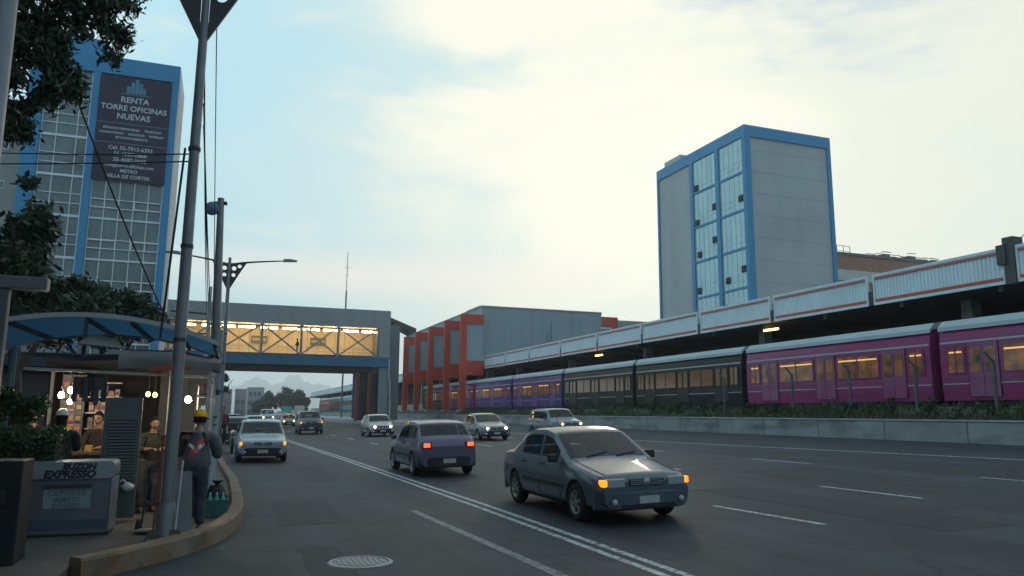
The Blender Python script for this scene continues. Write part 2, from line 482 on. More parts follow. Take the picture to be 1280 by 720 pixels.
# manhole cover
mh = thing('manhole_cover', 'round cast iron manhole cover set in the asphalt left of the double white line', 'manhole cover', (1.6, 9.15, .0))
m = MB(); m.lathe([(.0001, .007), (.30, .007), (.31, .004)], 28)
for i in range(-4, 5):
    h = math.sqrt(max(0, .27 ** 2 - (i * .06) ** 2))
    m.box(i * .06 - .016, i * .06 + .016, -h, h, .0072, .0125)
m.build('lid', mat('cast_iron', (.20, .21, .21), .5, metal=.3, var=.3, scale=12), mh)
m = MB(); m.lathe([(.315, .003), (.315, .011), (.36, .011), (.37, .003)], 28)
m.build('rim', mat('manhole_rim', (.30, .31, .31), .6, var=.3, scale=9), mh)

# median: retaining wall, bank, track bed
wl = MB()
prof = [(26.98, .3), (27.0, 1.46), (27.03, 1.5), (27.22, 1.5), (27.25, 1.46), (27.25, .3)]
ys = list(range(-12, 421, 6))
wl.grid([[(x, y, z) for x, z in prof] for y in ys], smooth=False)
o = tag(wl.build('retaining_wall', M_WALLC), 'low stained concrete wall between the road and the rail line', 'wall')
jn = MB()
for y in np.arange(-6, 200, 4.0): jn.box(26.985, 27.0, y - .02, y + .02, .5, 1.47)
jn.build('joint', mat('wall_joint', (.10, .105, .11), .9), o)
lp_ = MB(); lp_.box(26.96, 27.27, -12, 200, 1.502, 1.57); lp_.build('coping', mat('coping_concrete', (.34, .36, .37), .8, var=.25, scale=.8, dirt=((.12, .12, .12), .7, (2, .6, 2))), o)
bk = MB()
rnd = random.Random(5)
rows = []
for y in range(-12, 421, 2):
    rows.append([(27.2, y, 1.44), (27.6, y, 1.72 + rnd.uniform(-.08, .08)), (28.0, y, 2.02 + rnd.uniform(-.08, .08)), (28.5, y, 2.1), (31.6, y, 2.1), (38, y, 2.1), (38.05, y, .2)])
bk.grid(rows, smooth=False)
tag(bk.build('embankment', mat('earth_bank', (.07, .068, .05), .9, var=.35, scale=1.2, bump=.6, bscale=8)), kind='structure')

# traffic island where the station stands
isl = MB(); isl.prism([(17.6, 72), (27.0, 72), (27.0, 420), (16.6, 420), (15.4, 100), (15.6, 88)], 'z', .25, .78)
tag(isl.build('traffic_island', M_CONC), kind='structure')
# far side road
fs = MB(); fs.box(38.1, 62, -12, 420, -.3, .3)
tag(fs.build('road', mat('far_asphalt', (.05, .053, .056), .7, var=.2, scale=.5)), kind='structure')
# ------------------------------------------------------------------ office tower on the left, with banner
M_GLASS_L = mat('office_glass', (.13, .16, .165), .12, var=.45, scale=.35, spec=.7, stretch=(1, 1, .6))
M_MULL = mat('aluminium_mullion', (.60, .65, .66), .4, metal=.3, var=.08)
M_BANNER = mat('banner_vinyl', (.030, .024, .050), .6, var=.12, scale=.5)
M_BTXT = mat('banner_lettering', (.50, .52, .55), .6, var=.05)
M_GREYW = mat('grey_render', (.33, .33, .32), .8, var=.1, scale=.3, dirt=((.18, .18, .18), .6, (.6, .6, .1)))

tl = thing('office_tower', 'blue framed glass office tower bearing a dark rental banner on the left', 'office building', (-9.6, 62, 0))
ox, oy = -9.6, 62
m = MB(); m.box(-4.96, 5.0, .35, 6.2, 0, 26.8)
m.build('wall', M_GREYW, tl)
m = MB()
m.box(-5.02, -4.0, 0, .6, 0, 26.9); m.box(-.9, -.38, 0, .6, 0, 26.9); m.box(4.48, 5.02, 0, .6, 0, 26.9)
m.box(-5.03, 5.03, -.02, .61, 26.9, 28.25)
m.box(-5.03, -.2, .3, 6, 28.25, 29.6)
m.box(4.99, 5.04, .612, 6.2, 26.9, 28.25)
m.build('frame', M_BLUE, tl)
m = MB(); m.box(4.985, 5.03, .9, 6.2, 0, 26.9); m.build('side_wall', mat('pale_render', (.45, .46, .47), .8, var=.08, scale=.4), tl)
floors = [0.5, 3.4, 6.4, 9.5, 12.5, 15.6, 18.6, 21.6, 24.6, 26.88]
def glazing(x0, x1, z0, z1, cols, hz):
    gl = MB(); gl.box(x0, x1, .28, .34, z0, z1)
    o = gl.build('window', M_GLASS_L, tl)
    f = MB()
    for c in cols: f.box(x0 + (x1 - x0) * c - .03, x0 + (x1 - x0) * c + .03, .20, .30, z0, z1)
    for i, (h, t) in enumerate(hz): f.box(x0, x1, .19, .297, z0 + (z1 - z0) * h - t, z0 + (z1 - z0) * h + t)
    f.build('frame', M_MULL, o)
for i in range(len(floors) - 1):
    z0, z1 = floors[i], floors[i + 1]
    glazing(-4.0, -.9, z0, z1, (.02, .33, .76, .98), ((.03, .09), (.34, .03), (.58, .03)) if z1 - z0 > 2.5 else ((.03, .09), (.5, .03)))
    glazing(-.38, 4.48, z0, z1, (.01, .2, .4, .6, .8, .99), ((.03, .07), (.30, .03), (.52, .03)))
    sm = MB()
    if z1 - z0 > 2.5:   # white framed opening sashes
        for a in (0.01, .61):
            x0 = -.38 + 4.86 * a; x1 = x0 + 4.86 * .39
            for zz in (z0 + .93, z0 + 1.55): sm.box(x0, x1, .15, .21, zz - .04, zz + .04)
            for xx in (x0 + .03, (x0 + x1) / 2, x1 - .03): sm.box(xx - .035, xx + .035, .16, .212, z0 + .9, z0 + 1.55)
        sm.build('opening_sash', mat('white_sash', (.68, .7, .7), .5, var=.05), tl)
bn = thing('rental_banner', 'dark purple rental banner with pale lettering hung on the upper front of the blue tower', 'banner', (ox, oy - .06, 0))
m = MB(); m.box(-.42, 4.52, .0, .04, 18.62, 26.75); m.build('sheet', M_BANNER, bn)
m = MB()
for z in (23.05, 21.5): m.box(-.42, 4.52, -.008, .0, z - .025, z + .025)
m.build('seam', mat('banner_seam', (.15, .19, .28), .6), bn)
cx = 2.05
text_mesh('lettering', [
    ('RENTA', cx, 24.75, .62, .012), ('TORRE OFICINAS', cx, 24.10, .58, .012), ('NUEVAS', cx, 23.42, .62, .012),
    ('ESPACIOS DISPONIBLES  ·  TELEFONO', cx, 22.56, .235, .006), ('CONMUTADOR  ·  ELEVADOR  ·  INTERNET', cx, 22.20, .225, .006), ('ESTACIONAMIENTO', cx, 21.86, .24, .006),
    ('Cel: 55-7913-6393', cx, 21.0, .40, .008), ('55-1587-0860', cx, 20.55, .40, .008), ('55-4587-0658', cx, 20.10, .40, .008),
    ('info@torre-oficinas.com', cx, 19.67, .34, .006), ('METRO', cx, 19.25, .36, .008), ('VILLA DE CORTES', cx, 18.83, .36, .008)], M_BTXT, bn, (0, -.006, 0))
m = MB()
for (a, b, h) in ((-.62, -.34, .55), (-.34, -.06, .9), (-.06, .24, 1.15), (.24, .5, .85), (.5, .72, .5)):
    m.box(cx + a, cx + b - .03, -.012, -.001, 25.5, 25.5 + h)
m.box(cx - 1.0, cx + 1.1, -.012, -.001, 25.38, 25.44)
m.build('emblem', mat('banner_emblem', (.08, .22, .30), .6), bn)
# neighbour block left of the tower
gb = thing('apartment_block', 'plain grey rendered block beside the blue framed tower at the left edge', 'building', (-17, 64, 0))
m = MB(); m.box(-6, 2.0, 0, 14, 0, 24.5); m.build('wall', M_GREYW, gb)
for z in (21.0, 18.0, 15, 12):
    m = MB(); m.box(.55, 1.15, -.03, .0, z - .3, z + .3); f = m.build('window', mat('white_sash', (.68, .7, .7), .5), gb)
    m = MB(); m.box(.60, .84, -.045, -.03, z - .24, z + .24); m.box(.87, 1.10, -.045, -.03, z - .24, z + .24); m.build('pane', M_GLASS_L, f)

# ------------------------------------------------------------------ tower on the right
M_TGLASS = mat('pale_curtain_glass', (.36, .48, .50), .10, var=.16, scale=.5, spec=.9, metal=.35, stretch=(1, 1, .4))
M_TCONC = mat('tower_concrete', (.42, .425, .425), .85, var=.07, scale=.12, bump=.3, bscale=4, dirt=((.30, .30, .295), .5, (.25, .25, .1)))
tr = thing('office_tower', 'tall grey concrete tower edged in bright blue, behind the canopy on the right', 'office building', (62.5, 80, 0))
m = MB(); m.box(.25, 14.1, .25, 21.7, 0, 38.2); m.build('wall', M_TCONC, tr)
# thin score lines of the concrete lifts
m = MB()
for z in np.arange(4, 38, 2.95): m.box(.3, 14.0, .225, .25, z - .015, z + .015)
m.build('joint', mat('joint_groove', (.385, .39, .39), .9), tr)
m = MB()
m.box(0, 14.35, 0, 22, 38.2, 39.75)
m.box(0, .9, 0, .7, 0, 38.2); m.box(13.75, 14.35, 0, .5, 0, 38.2)
m.box(0, .5, 5.95, 6.75, 0, 38.2); m.box(0, .5, 12.25, 13.0, 0, 38.2); m.box(0, .4, 21.6, 22, 0, 38.2)
m.build('frame', M_BLUE, tr)
m = MB(); m.box(1.2, 6, 17, 21.5, 39.75, 41.2); m.build('roof_room', mat('roof_room', (.45, .43, .42), .8), tr)
rz = [38.2, 33.3, 28.2, 23.1, 17.9, 12.7, 7.5, 2.3]
vents = {(0, 0): [(.86, .17)], (0, 1): [(.86, .15), (.1, .42)], (0, 2): [(.8, .22), (.13, .5)], (0, 3): [(.86, .22)], (0, 4): [(.85, .22), (.14, .45)],
         (1, 0): [], (1, 1): [(.14, .35)], (1, 2): [], (1, 3): [(.78, .3), (.13, .5)], (1, 4): [(.9, .6)]}
for b, (y0, y1) in enumerate(((6.75, 12.25), (.7, 5.95))):
    for i in range(len(rz) - 1):
        z1, z0 = rz[i], rz[i + 1]
        m = MB(); m.box(.2, .26, y0, y1, z0, z1); wn = m.build('window', M_TGLASS, tr)
        m = MB()
        m.box(.05, .2, y0, y1, z0, z0 + .28)
        m.build('transom', M_BLUE, wn)
        m = MB()
        for k in range(1, 5): m.box(.17, .2, y0 + (y1 - y0) * k / 5 - .022, y0 + (y1 - y0) * k / 5 + .022, z0 + .28, z1)
        for h in (.22, .36): m.box(.17, .198, y0, y1, z0 + (z1 - z0) * h - .02, z0 + (z1 - z0) * h + .02)
        m.build('frame', mat('pale_mullion', (.38, .52, .55), .4, metal=.3, var=.05), wn)
        for (u, v) in vents.get((b, i), []):
            yy = y0 + (y1 - y0) * u; zz = z0 + (z1 - z0) * v
            m = MB(); m.box(.05, .195, yy - .42, yy + .42, zz - .44, zz + .44); m.build('open_sash', M_BLACK, wn)

# low brick building with roof clutter, right of that tower
br = thing('brick_building', 'low terracotta building with pale bands and cluttered flat roof, right of the grey tower', 'building', (102, 110, 0))
m = MB(); m.box(0, 34, 0, 20, 0, 31.4); m.build('wall', mat('terracotta_brick', (.30, .15, .10), .8, var=.15, scale=1.5, bump=.3, bscale=6), br)
m = MB(); m.box(-.1, 16, -.1, 0, 26.6, 28.6); m.box(-.1, 16, -.1, 0, 22, 24); m.build('pale_band', mat('pale_band', (.48, .46, .43), .8), br)
m = MB(); m.box(-.2, 34.2, -.25, 20.2, 31.4, 31.9); m.build('roof', mat('roof_grey', (.13, .12, .12), .8), br)
m = MB(); m.box(3, 6.2, 3, 7, 31.9, 33.7); m.build('roof_room', mat('roof_room_dark', (.16, .17, .17), .8), br)
m = MB()
for x in (6.6, 8.2, 9.8):
    m.bar((x, 3, 31.9), (x, 3, 34.0), .08)
m.bar((6.6, 3, 34.0), (9.8, 3, 34.0), .08); m.bar((6.6, 3, 33), (9.8, 3, 33), .06)
m.build('clothes_rack', M_DARK, br)
m = MB()
for i in range(9):
    x = 13 + i * 2.1; h = random.uniform(.8, 1.7)
    m.box(x, x + random.uniform(.9, 2), 2, 4, 31.9, 31.9 + h * .7)
    m.bar((x, 2.2, 31.9 + h), (x + 2.2, 2.2, 31.9 + h + random.uniform(-.3, .5)), .12)
m.build('roof_clutter', mat('clutter', (.12, .12, .115), .8, var=.4, scale=1), br)
m = MB(); m.tube([(4.5, 3.2, 33.7), (4.5, 3.2, 36)], .04, 6); m.bar((3.8, 3.2, 35.5), (5.2, 3.2, 35.5), .05); m.bar((4.0, 3.2, 35.9), (5.0, 3.2, 35.9), .05)
m.build('aerial', M_DARK, br)
# low block behind station
sb = thing('concourse_block', 'low grey block with a red corner frame, left of the grey tower', 'building', (57.2, 112, 0))
m = MB(); m.box(3.2, 14, .3, 20, 0, 17.1); m.box(.2, 3.2, 1.2, 20, 0, 15.6); m.build('wall', M_PANEL, sb)
m = MB(); m.box(0, 3.4, 0, .8, 15.9, 17.5); m.box(2.7, 3.4, 0.0, .8, 12, 15.9); m.build('corner_frame', M_RED, sb)

# ------------------------------------------------------------------ station hall and red frames
st = thing('station_hall', 'grey blue metro station hall raised over the tracks behind the red frames', 'station', (31.0, 94, 0))
m = MB(); m.box(0, 17.3, 0, 44, 8.9, 15.3); m.build('wall', M_PANEL, st)
m = MB(); m.box(-.05, 17.35, -.05, 44, 15.3, 15.55); m.build('parapet', mat('parapet_grey', (.22, .23, .24), .7), st)
m = MB(); m.box(1, 8, 4, 10, 15.55, 16.1); m.build('roof_plant', M_DARK, st)
m = MB()
for x in np.arange(1.2, 17, 1.45): m.box(x - .012, x + .012, -.012, 0, 8.9, 15.3)
m.build('joint', mat('panel_joint', (.24, .28, .31), .7), st)
m = MB()
m.tube([(9.2, -.06, 8.9), (9.2, -.06, 12.6)], .05, 6); m.tube([(9.75, -.06, 8.9), (9.75, -.06, 13.9)], .04, 6)
m.build('downpipe', M_GALV, st)
m = MB()
for y in (1, 12, 24, 36):
    for (xa, zz) in ((1.2, 2.05), (14.5, .3)):
        m = MB(); m.box(xa, xa + .8, y, y + .8, zz, 8.9); m.build('column', M_CONC, st)
ordn = ['nearest', 'second', 'middle', 'fourth', 'farthest']
for i, y in enumerate((93, 100.6, 109.2, 117.5, 125.6)):
    fr = thing('portal_frame', f'{ordn[i]} of the five red portal frames along the side of the station hall', 'portal frame', (28, y, 0), 0, 'red portal frames of the station')
    m = MB(); m.box(-.1, .70, 0, .45, 2.0, 14.2); m.build('post', M_RED, fr)
    m = MB(); m.box(.70, 2.98, 0, .45, 13.0, 14.2); m.build('top_beam', M_RED, fr)
    m = MB(); m.box(.70, 2.98, 0, .45, 6.45, 8.3); m.build('middle_beam', M_RED, fr)
    m = MB(); m.box(.70, 2.97, .2, .35, 8.3, 13.0); m.build('infill_panel', M_PANEL, fr)
    m = MB(); m.box(-.25, .9, -.15, .95, 1.9, 2.15); m.build('base', M_CONC, fr)
lk = thing('stair_link', 'dark glazed stair link with a sloping black roof between the footbridge and the red frames', 'stairwell', (20.3, 99, 0))
m = MB(); m.box(-.4, 1.1, 0, 5, .5, 13.0); m.build('wall', mat('slate_panel', (.16, .18, .19), .6, var=.15, scale=.4), lk)
m = MB(); m.prism([(5.2, 19.0), (5.2, 18.6), (11.6, 15.4), (11.6, 16.6)], 'y', 35, 40); m.build('roof', M_DARK, lk)
m = MB(); m.box(5.2, 7.4, 36, 39, 8.9, 16.6); m.build('panel', mat('slate_panel2', (.10, .11, .12), .5, var=.2, scale=.4), lk)
m = MB(); m.box(1.1, 5.6, 36.5, 39, 8.9, 12.4); m.box(-.2, 1.0, 5, 39, 8.9, 12.4); m.build('passage', mat('slate_panel3', (.14, .16, .17), .5, var=.2, scale=.4), lk)
for (xa, ya) in ((0, 10), (0, 20), (0, 30), (5.4, 37)):
    m = MB(); m.box(xa, xa + .7, ya, ya + .7, .7, 8.9); m.build('column', M_DARK, lk)

# ------------------------------------------------------------------ footbridge
fb = thing('footbridge', 'covered footbridge over the road with a blue beam and warm lit walkway', 'footbridge', (0, 95, 0))
XL, XR = -12.0, 19.3
m = MB(); m.box(XL, XR, 0, .5, 7.25, 8.45); m.box(XL, XR, 4.2, 4.7, 7.25, 8.45); m.build('beam', M_BLUED, fb)
m = MB(); m.box(XL, 17.4, .5, 4.2, 6.55, 8.62); m.build('deck', mat('deck_underside', (.05, .052, .055), .8, var=.2), fb)
M_CLAD = mat('bridge_cladding', (.28, .29, .30), .6, var=.08, scale=.4, dirt=((.2, .2, .2), .5, (.6, .6, .1)))
m = MB(); m.box(XL, XR, -.08, 4.8, 12.05, 14.3); m.build('roof', M_CLAD, fb)
m = MB(); m.box(17.95, XR, -.06, 4.78, 8.45, 12.05); m.build('end_wall', M_CLAD, fb)
m = MB(); m.box(XL, 17.95, 4.4, 4.5, 8.45, 12.05); m.build('back_wall', mat('cream_panel', (.74, .62, .42), .7, var=.1, scale=.6), fb)
m = MB()
for x in np.arange(-11, 17.9, 1.15): m.box(x - .02, x + .02, 4.37, 4.4, 8.45, 12.05)
m.box(XL, 17.95, 4.37, 4.4, 9.6, 9.65)
m.build('panel_joint', mat('cream_joint', (.42, .34, .22), .7), fb)
M_BRACE = mat('brace_steel', (.20, .22, .23), .5, metal=.2)
posts = [-1.1, 4.05, 8.6, 12.95, 17.85]
posts = [-11.0, -6.0] + posts
m = MB()
for a, b in zip(posts[:-1], posts[1:]):
    m.bar((a, .2, 8.5), (b, .2, 12.0), .18); m.bar((a, .26, 12.0), (b, .26, 8.5), .17)
m.build('diagonal_brace', M_BRACE, fb)
for a in posts:
    m = MB(); m.box(a - .13, a + .13, .1, .36, 8.45, 12.05); m.build('post', M_BRACE, fb)
m = MB()
for z in (9.0, 9.5, 11.4): m.bar((XL, .4, z), (17.95, .4, z), .035)
for x in np.arange(-11, 17.9, .62): m.bar((x, .42, 8.45), (x, .42, 11.9), .018)
m.build('mesh_screen', mat('mesh_screen', (.40, .36, .28), .5), fb)
M_TUBE = lamp_mat('warm_tube_light', (1.0, .70, .34), 30)
for (x0, x1) in ((-4.4, -3.3), (-2.6, -1.4), (-.8, 1.0), (1.45, 1.95), (2.1, 3.3), (3.9, 4.7), (4.95, 5.8), (6.4, 8.3), (8.8, 9.5), (9.85, 10.7), (11.2, 13.0), (13.5, 14.3), (14.5, 15.4), (15.9, 16.6), (16.75, 17.6)):
    m = MB(); m.box(x0, x1, .55, .72, 11.52, 11.72); m.build('tube_lamp', M_TUBE, fb)
for xx, label in ((3.95, None), (11.0, None)):
    m = MB(); m.box(xx - .95, xx + .95, 4.2, 4.3, 10.05, 10.95); s_ = m.build('sign_panel', mat('bridge_sign', (.20, .18, .14), .6), fb)
    m = MB(); m.box(xx - .8, xx + .8, 4.18, 4.198, 10.38, 10.62); m.build('pale_stripe', mat('sign_stripe', (.55, .47, .33), .6), s_)
# pier on the right: stair tower of dark red posts and grey column
for x in (15.5, 16.9):
    m = MB(); m.box(x - .22, x + .22, .1, .5, .7, 6.55); m.build('pier_post', mat('dark_red_steel', (.16, .035, .028), .5, var=.15), fb)
m = MB(); m.box(15.7, 17.9, .9, 3.6, .7, 6.55); m.build('pier_core', mat('pier_dark', (.05, .05, .052), .7, var=.3, scale=.6), fb)
m = MB(); m.box(18.1, 19.25, .2, 4.4, .7, 7.25); m.build('pier', mat('pier_grey', (.20, .23, .25), .7, var=.12, scale=.4), fb)
m = MB(); m.tube([(19.3, .0, 8.3), (19.3, .0, 6.0), (19.48, .0, 5.4), (19.45, .0, 4.0), (19.55, 0, 3.4), (19.5, .0, .8)], .07, 6); m.build('drainpipe', mat('pale_pipe', (.5, .52, .53), .5), fb)
m = MB(); m.box(-11.6, -10.2, .2, 4.4, .14, 6.55); m.build('pier', mat('pier_grey'  , (0, 0, 0)), fb)
# far mast behind the bridge
ms = thing('radio_mast', 'thin radio mast rising behind the footbridge roof', 'mast', (18.7, 130, 0))
m = MB(); m.tube([(0, 0, .7), (0, 0, 22)], .14, 6); m.tube([(0, 0, 22), (0, 0, 28.6)], .06, 6); m.build('pole', M_GALV, ms)
m = MB(); m.bar((-.5, 0, 26), (.5, 0, 26), .06); m.bar((-.35, 0, 24.6), (.35, 0, 24.6), .06); m.build('aerial', M_GALV, ms)

# ------------------------------------------------------------------ platform canopy with ribbed fascia panels
cn = thing('platform_canopy', 'long platform canopy edged with white ribbed panels trimmed in red, above the train', 'canopy', (31, 0, 0))
M_FASC = mat('white_ribbed_sheet', (.62, .72, .78), .45, var=.05, scale=.8, dirt=((.40, .42, .43), .25, (1, .6, .8)))
M_FRAMEW = mat('fascia_frame', (.60, .68, .73), .5, var=.08, scale=1)
M_REDT = mat('red_trim', (.52, .09, .045), .5, var=.1)
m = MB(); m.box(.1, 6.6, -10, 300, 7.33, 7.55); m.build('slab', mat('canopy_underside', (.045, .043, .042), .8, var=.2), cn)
for y in np.arange(-8, 300, 5.2):
    m = MB(); m.box(.15, 6.29, y - .12, y + .12, 7.0, 7.33); m.build('rib_beam', mat('canopy_beam', (.05, .048, .046), .8), cn)
bounds = [22.6, 30.1, 37.75, 45.45, 53.3, 61.15, 69.1, 77.4, 85, 92.7]
segs = [(14.7, 22.25)] + [(a + .18, b - .18) for a, b in zip(bounds[:-1], bounds[1:])]
segs += [(y + .15, y + 7.55) for y in np.arange(93.0, 290, 7.7)]
for k, (a, b) in enumerate(segs):
    m = MB()
    # ribbed sheet: trapezoid corrugation along y
    if a < 95:
        pr = []; y = a + .1; pitch = .20
        while y < b - .12:
            pr += [(0, y), (0, y + pitch * .62), (.03, y + pitch * .72), (.03, y + pitch * .92)]; y += pitch
        pr.append((0, b - .1))
        m.grid([[(x, yy, 7.42) for x, yy in pr], [(x, yy, 8.72) for x, yy in pr]], smooth=False)
    else:
        m.box(0, .04, a, b, 7.42, 8.72)
    p = m.build('fascia_panel', M_FASC, cn)
    m = MB(); m.box(-.05, .06, a, b, 8.72, 8.86); m.box(-.05, .06, a, b, 7.28, 7.42); m.box(-.05, .06, a, a + .1, 7.42, 8.72); m.box(-.05, .06, b - .1, b, 7.42, 8.72)
    m.build('frame', M_FRAMEW, p)
    m = MB(); m.box(-.06, -.02, a + .12, b - .12, 7.46, 7.58); m.box(-.06, -.02, a + .12, b - .12, 8.60, 8.66)
    m.build('red_trim', M_REDT, p)
    if a < 95:
        m = MB(); m.box(.0, .16, b + .02, b + .34, 7.3, 8.0); m.box(-.03, .10, b - .05, b + .1, 7.95, 8.35); m.build('bracket', M_DARK, p)
# the tall dark bracket at the expansion gap
m = MB(); m.box(-.12, .5, 22.27, 22.75, 7.25, 9.25); m.box(-.2, .1, 22.6, 23.0, 8.1, 8.95); m.build('gap_bracket', mat('gap_bracket', (.06, .065, .065), .6), cn)
m = MB(); m.box(6.3, 6.4, -10, 300, 3.15, 7.33); m.build('added_dark_sheet', mat('added_dark_sheet', (.03, .03, .032), .7, var=.2), cn)  # dark sheet added to shut out bright sky and darken the gap under the canopy
for y in np.arange(-4, 295, 15.4):
    m = MB(); m.box(2.9, 3.5, y, y + .6, 3.2, 7.33); m.build('column', M_CONC, cn)
M_ORL = lamp_mat('orange_tube', (1.0, .55, .12), 9)
for y in (37.8, 61):
    m = MB(); m.box(.35, .45, y, y + 1.3, 6.84, 6.95); m.build('tube_lamp', M_ORL, cn)
pf = MB(); pf.box(31.75, 37.8, -10, 300, 2.1, 3.15)
tag(pf.build('platform', M_CONC), kind='structure')
# backdrop wall of far side fence (seen between train and canopy)
bw = thing('boundary_wall', 'dark boundary wall on the far side of the platform', 'wall', (62.2, -10, 0))
m = MB(); m.box(-1.0, -.7, 0, 310, 0, 4.0); m.build('panel', mat('boundary_dark', (.09, .09, .09), .8, var=.2, scale=.2), bw)
# slack guy cables with beads at the canopy gap
for k, (a, b, lab) in enumerate((((31.6, 22.5, 9.2), (35.5, 18.5, 14.5), 'beaded guy cable rising steeply from the canopy gap at the right edge'), ((31.4, 22.0, 8.9), (36.5, 17.8, 11.3), 'lower beaded guy cable beside the steep one at the right edge'))):
    c = thing('guy_cable', lab, 'cable', a)
    m = MB(); m.tube([(0, 0, 0), tuple(Vector(b) - Vector(a))], .018, 5); m.build('wire', M_CABLE, c)
    m = MB()
    for t in np.arange(.08, 1, .12): m.ball(tuple((Vector(b) - Vector(a)) * float(t)), .06, 8)
    m.build('bead', M_DARK, c)
hp = thing('cable_pole', 'far cable post holding the beaded guy cables', 'post', (36.2, 18.0, 2.1))
m = MB(); m.tube([(0, 0, 0), (0, 0, 13)], .1, 8); m.build('pole', M_GALV, hp)

# ------------------------------------------------------------------ metro train
M_TROOF = mat('train_roof', (.34, .40, .43), .5, var=.1, scale=.5)
M_TGL = mat('train_window', (.05, .035, .025), .12, var=.5, scale=1.3, emit=(1.0, .45, .13), estr=.07, spec=.5)
M_TGLD = mat('train_window_dim', (.03, .028, .022), .12, var=.5, scale=1.3, emit=(1.0, .55, .15), estr=.05, spec=.7)
_n = M_TGL.node_tree; _b = _n.nodes['Principled BSDF']; _mr = [n for n in _n.nodes if n.type == 'MAP_RANGE'][0]
_m = _n.nodes.new('ShaderNodeMath'); _m.operation = 'MULTIPLY'; _m.inputs[1].default_value = .14; _n.links.new(_mr.outputs['Result'], _m.inputs[0]); _n.links.new(_m.outputs[0], _b.inputs['Emission Strength'])
M_TLAMP = lamp_mat('carriage_light', (1.0, .52, .18), .75)
def train_car(y0, y1, body, glass, lab, low, grp='carriages of the metro train'):
    L_ = y1 - y0
    t = thing('metro_carriage', lab, 'train carriage', (30.3, y0, 2.1), 0, grp)
    pr = [(-1.22, .25), (-1.28, .9), (-1.28, 2.6), (-1.22, 3.1), (-1.0, 3.45), (1.0, 3.45), (1.22, 3.1), (1.28, 2.6), (1.28, .9), (1.22, .25)]
    m = MB(); m.prism(pr, 'y', .15, L_ - .15); b = m.build('body', body, t)
    m = MB(); m.prism([(-1.05, 3.42), (-1.27, 3.22), (-1.24, 3.40), (-.95, 3.68), (0, 3.80), (.95, 3.68), (1.24, 3.40), (1.27, 3.22), (1.05, 3.42)], 'y', .1, L_ - .1); m.build('roof', M_TROOF, t)
    m = MB(); m.box(-1.0, 1.0, .6, L_ - .6, .02, .25)
    for yy in (2.0, L_ - 2.0):
        for d in (-.9, .9): m.lathe([(.001, -.1), (.45, -.1), (.45, .1), (.001, .1)], 14, (-.75, yy + d, .30), 'x')
    m.build('bogie', M_DARK, t)
    m = MB(); m.box(-.7, .7, -.16, .16, .6, 3.1); m.build('gangway', M_BLACK, t)
    m = MB()
    for q in range(5):
        ya = 3.4 + q * (L_ - 7.5) / 4.2; m.box(-1.15, -.7, ya, ya + 1.0, -.02, .24, .02)
    m.build('underframe_box', M_DARK, t)
    m = MB(); m.box(-1.292, -1.28, .2, L_ - .2, 2.66, 2.74); m.box(-1.292, -1.28, .2, L_ - .2, .93, .97); m.build('rubbing_strip', M_TROOF, t)
    n = 3; 
    doors = [L_ * (i + .5) / n for i in range(n)]
    for d in doors:
        m = MB(); m.box(-1.305, -1.283, d - .68, d + .68, .42, 2.62); dr = m.build('door', low, t)
        m = MB(); m.box(-1.309, -1.305, d - .012, d + .012, .44, 2.6); m.box(-1.309, -1.302, d - .70, d - .675, .4, 2.64); m.box(-1.309, -1.302, d + .675, d + .70, .4, 2.64); m.build('door_seal', M_BLACK, dr)
        for s_ in (-1, 1):
            m = MB(); m.box(-1.315, -1.306, d + s_ * .33 - .22, d + s_ * .33 + .22, 1.4, 2.42); m.build('pane', glass, dr)
    xs_ = [0.5] + sum(([d - .85, d + .85] for d in doors), []) + [L_ - .5]
    for a, bb in zip(xs_[0::2], xs_[1::2]):
        if bb - a < .6: continue
        m = MB(); m.box(-1.30, -1.28, a, bb, 1.42, 2.45); wn = m.build('window', glass, t)
        m = MB(); m.box(-1.312, -1.301, a + .1, bb - .1, 2.24, 2.31); m.build('lit_strip', M_TLAMP if glass is M_TGL else M_TGLD, wn)
        m = MB()
        for q in (0, .5, 1):
            yy = a + (bb - a) * q; m.box(-1.318, -1.301, yy - .04, yy + .04, 1.38, 2.49)
        m.box(-1.318, -1.301, a, bb, 1.36, 1.42); m.box(-1.318, -1.301, a, bb, 2.45, 2.50)
        m.build('frame', body, wn)
    return t
def wrap(name, c, c2, sc=.8): return mat(name, c, .4, col2=c2, scale=sc, stretch=(1, .35, 1.5), coat=.2, dirt=(tuple(x * .45 for x in c), .8, (1, .25, 2.2)))
M_MAG = wrap('magenta_livery', (.33, .022, .14), (.20, .035, .13))
M_MAG2 = wrap('magenta_door', (.24, .09, .19), (.26, .03, .13))
M_DKC = wrap('dark_livery', (.028, .025, .025), (.018, .02, .022))
M_DKD = wrap('dark_door', (.035, .035, .036), (.025, .03, .032))
M_PUR = wrap('purple_livery', (.09, .035, .20), (.05, .032, .15))
M_PUR2 = wrap('purple_door', (.20, .06, .22), (.09, .06, .26))
for _m in (M_DKC, M_DKD):
    _q = _m.node_tree.nodes['Principled BSDF']; _q.inputs['Coat Weight'].default_value = 0; _q.inputs['Specular IOR Level'].default_value = .2
M_TEAL = wrap('teal_livery', (.10, .30, .34), (.08, .22, .27))
M_ORG = wrap('orange_livery', (.34, .08, .10), (.26, .06, .10))
train_car(-1.2, 11.7, M_MAG, M_TGL, 'magenta metro carriage entirely past the right edge, first of the train', M_MAG2)
train_car(11.9, 24.8, M_MAG, M_TGL, 'magenta metro carriage cut by the right edge of the picture', M_MAG2)
train_car(25.0, 38.0, M_MAG, M_TGL, 'magenta metro carriage behind the cranked fence posts, next to the dark one', M_MAG2)
train_car(38.2, 51.1, M_DKC, M_TGLD, 'black metro carriage coupled to the magenta one', M_DKD)
train_car(51.3, 64.2, M_DKC, M_TGLD, 'black metro carriage coupled to the purple one', M_DKD)
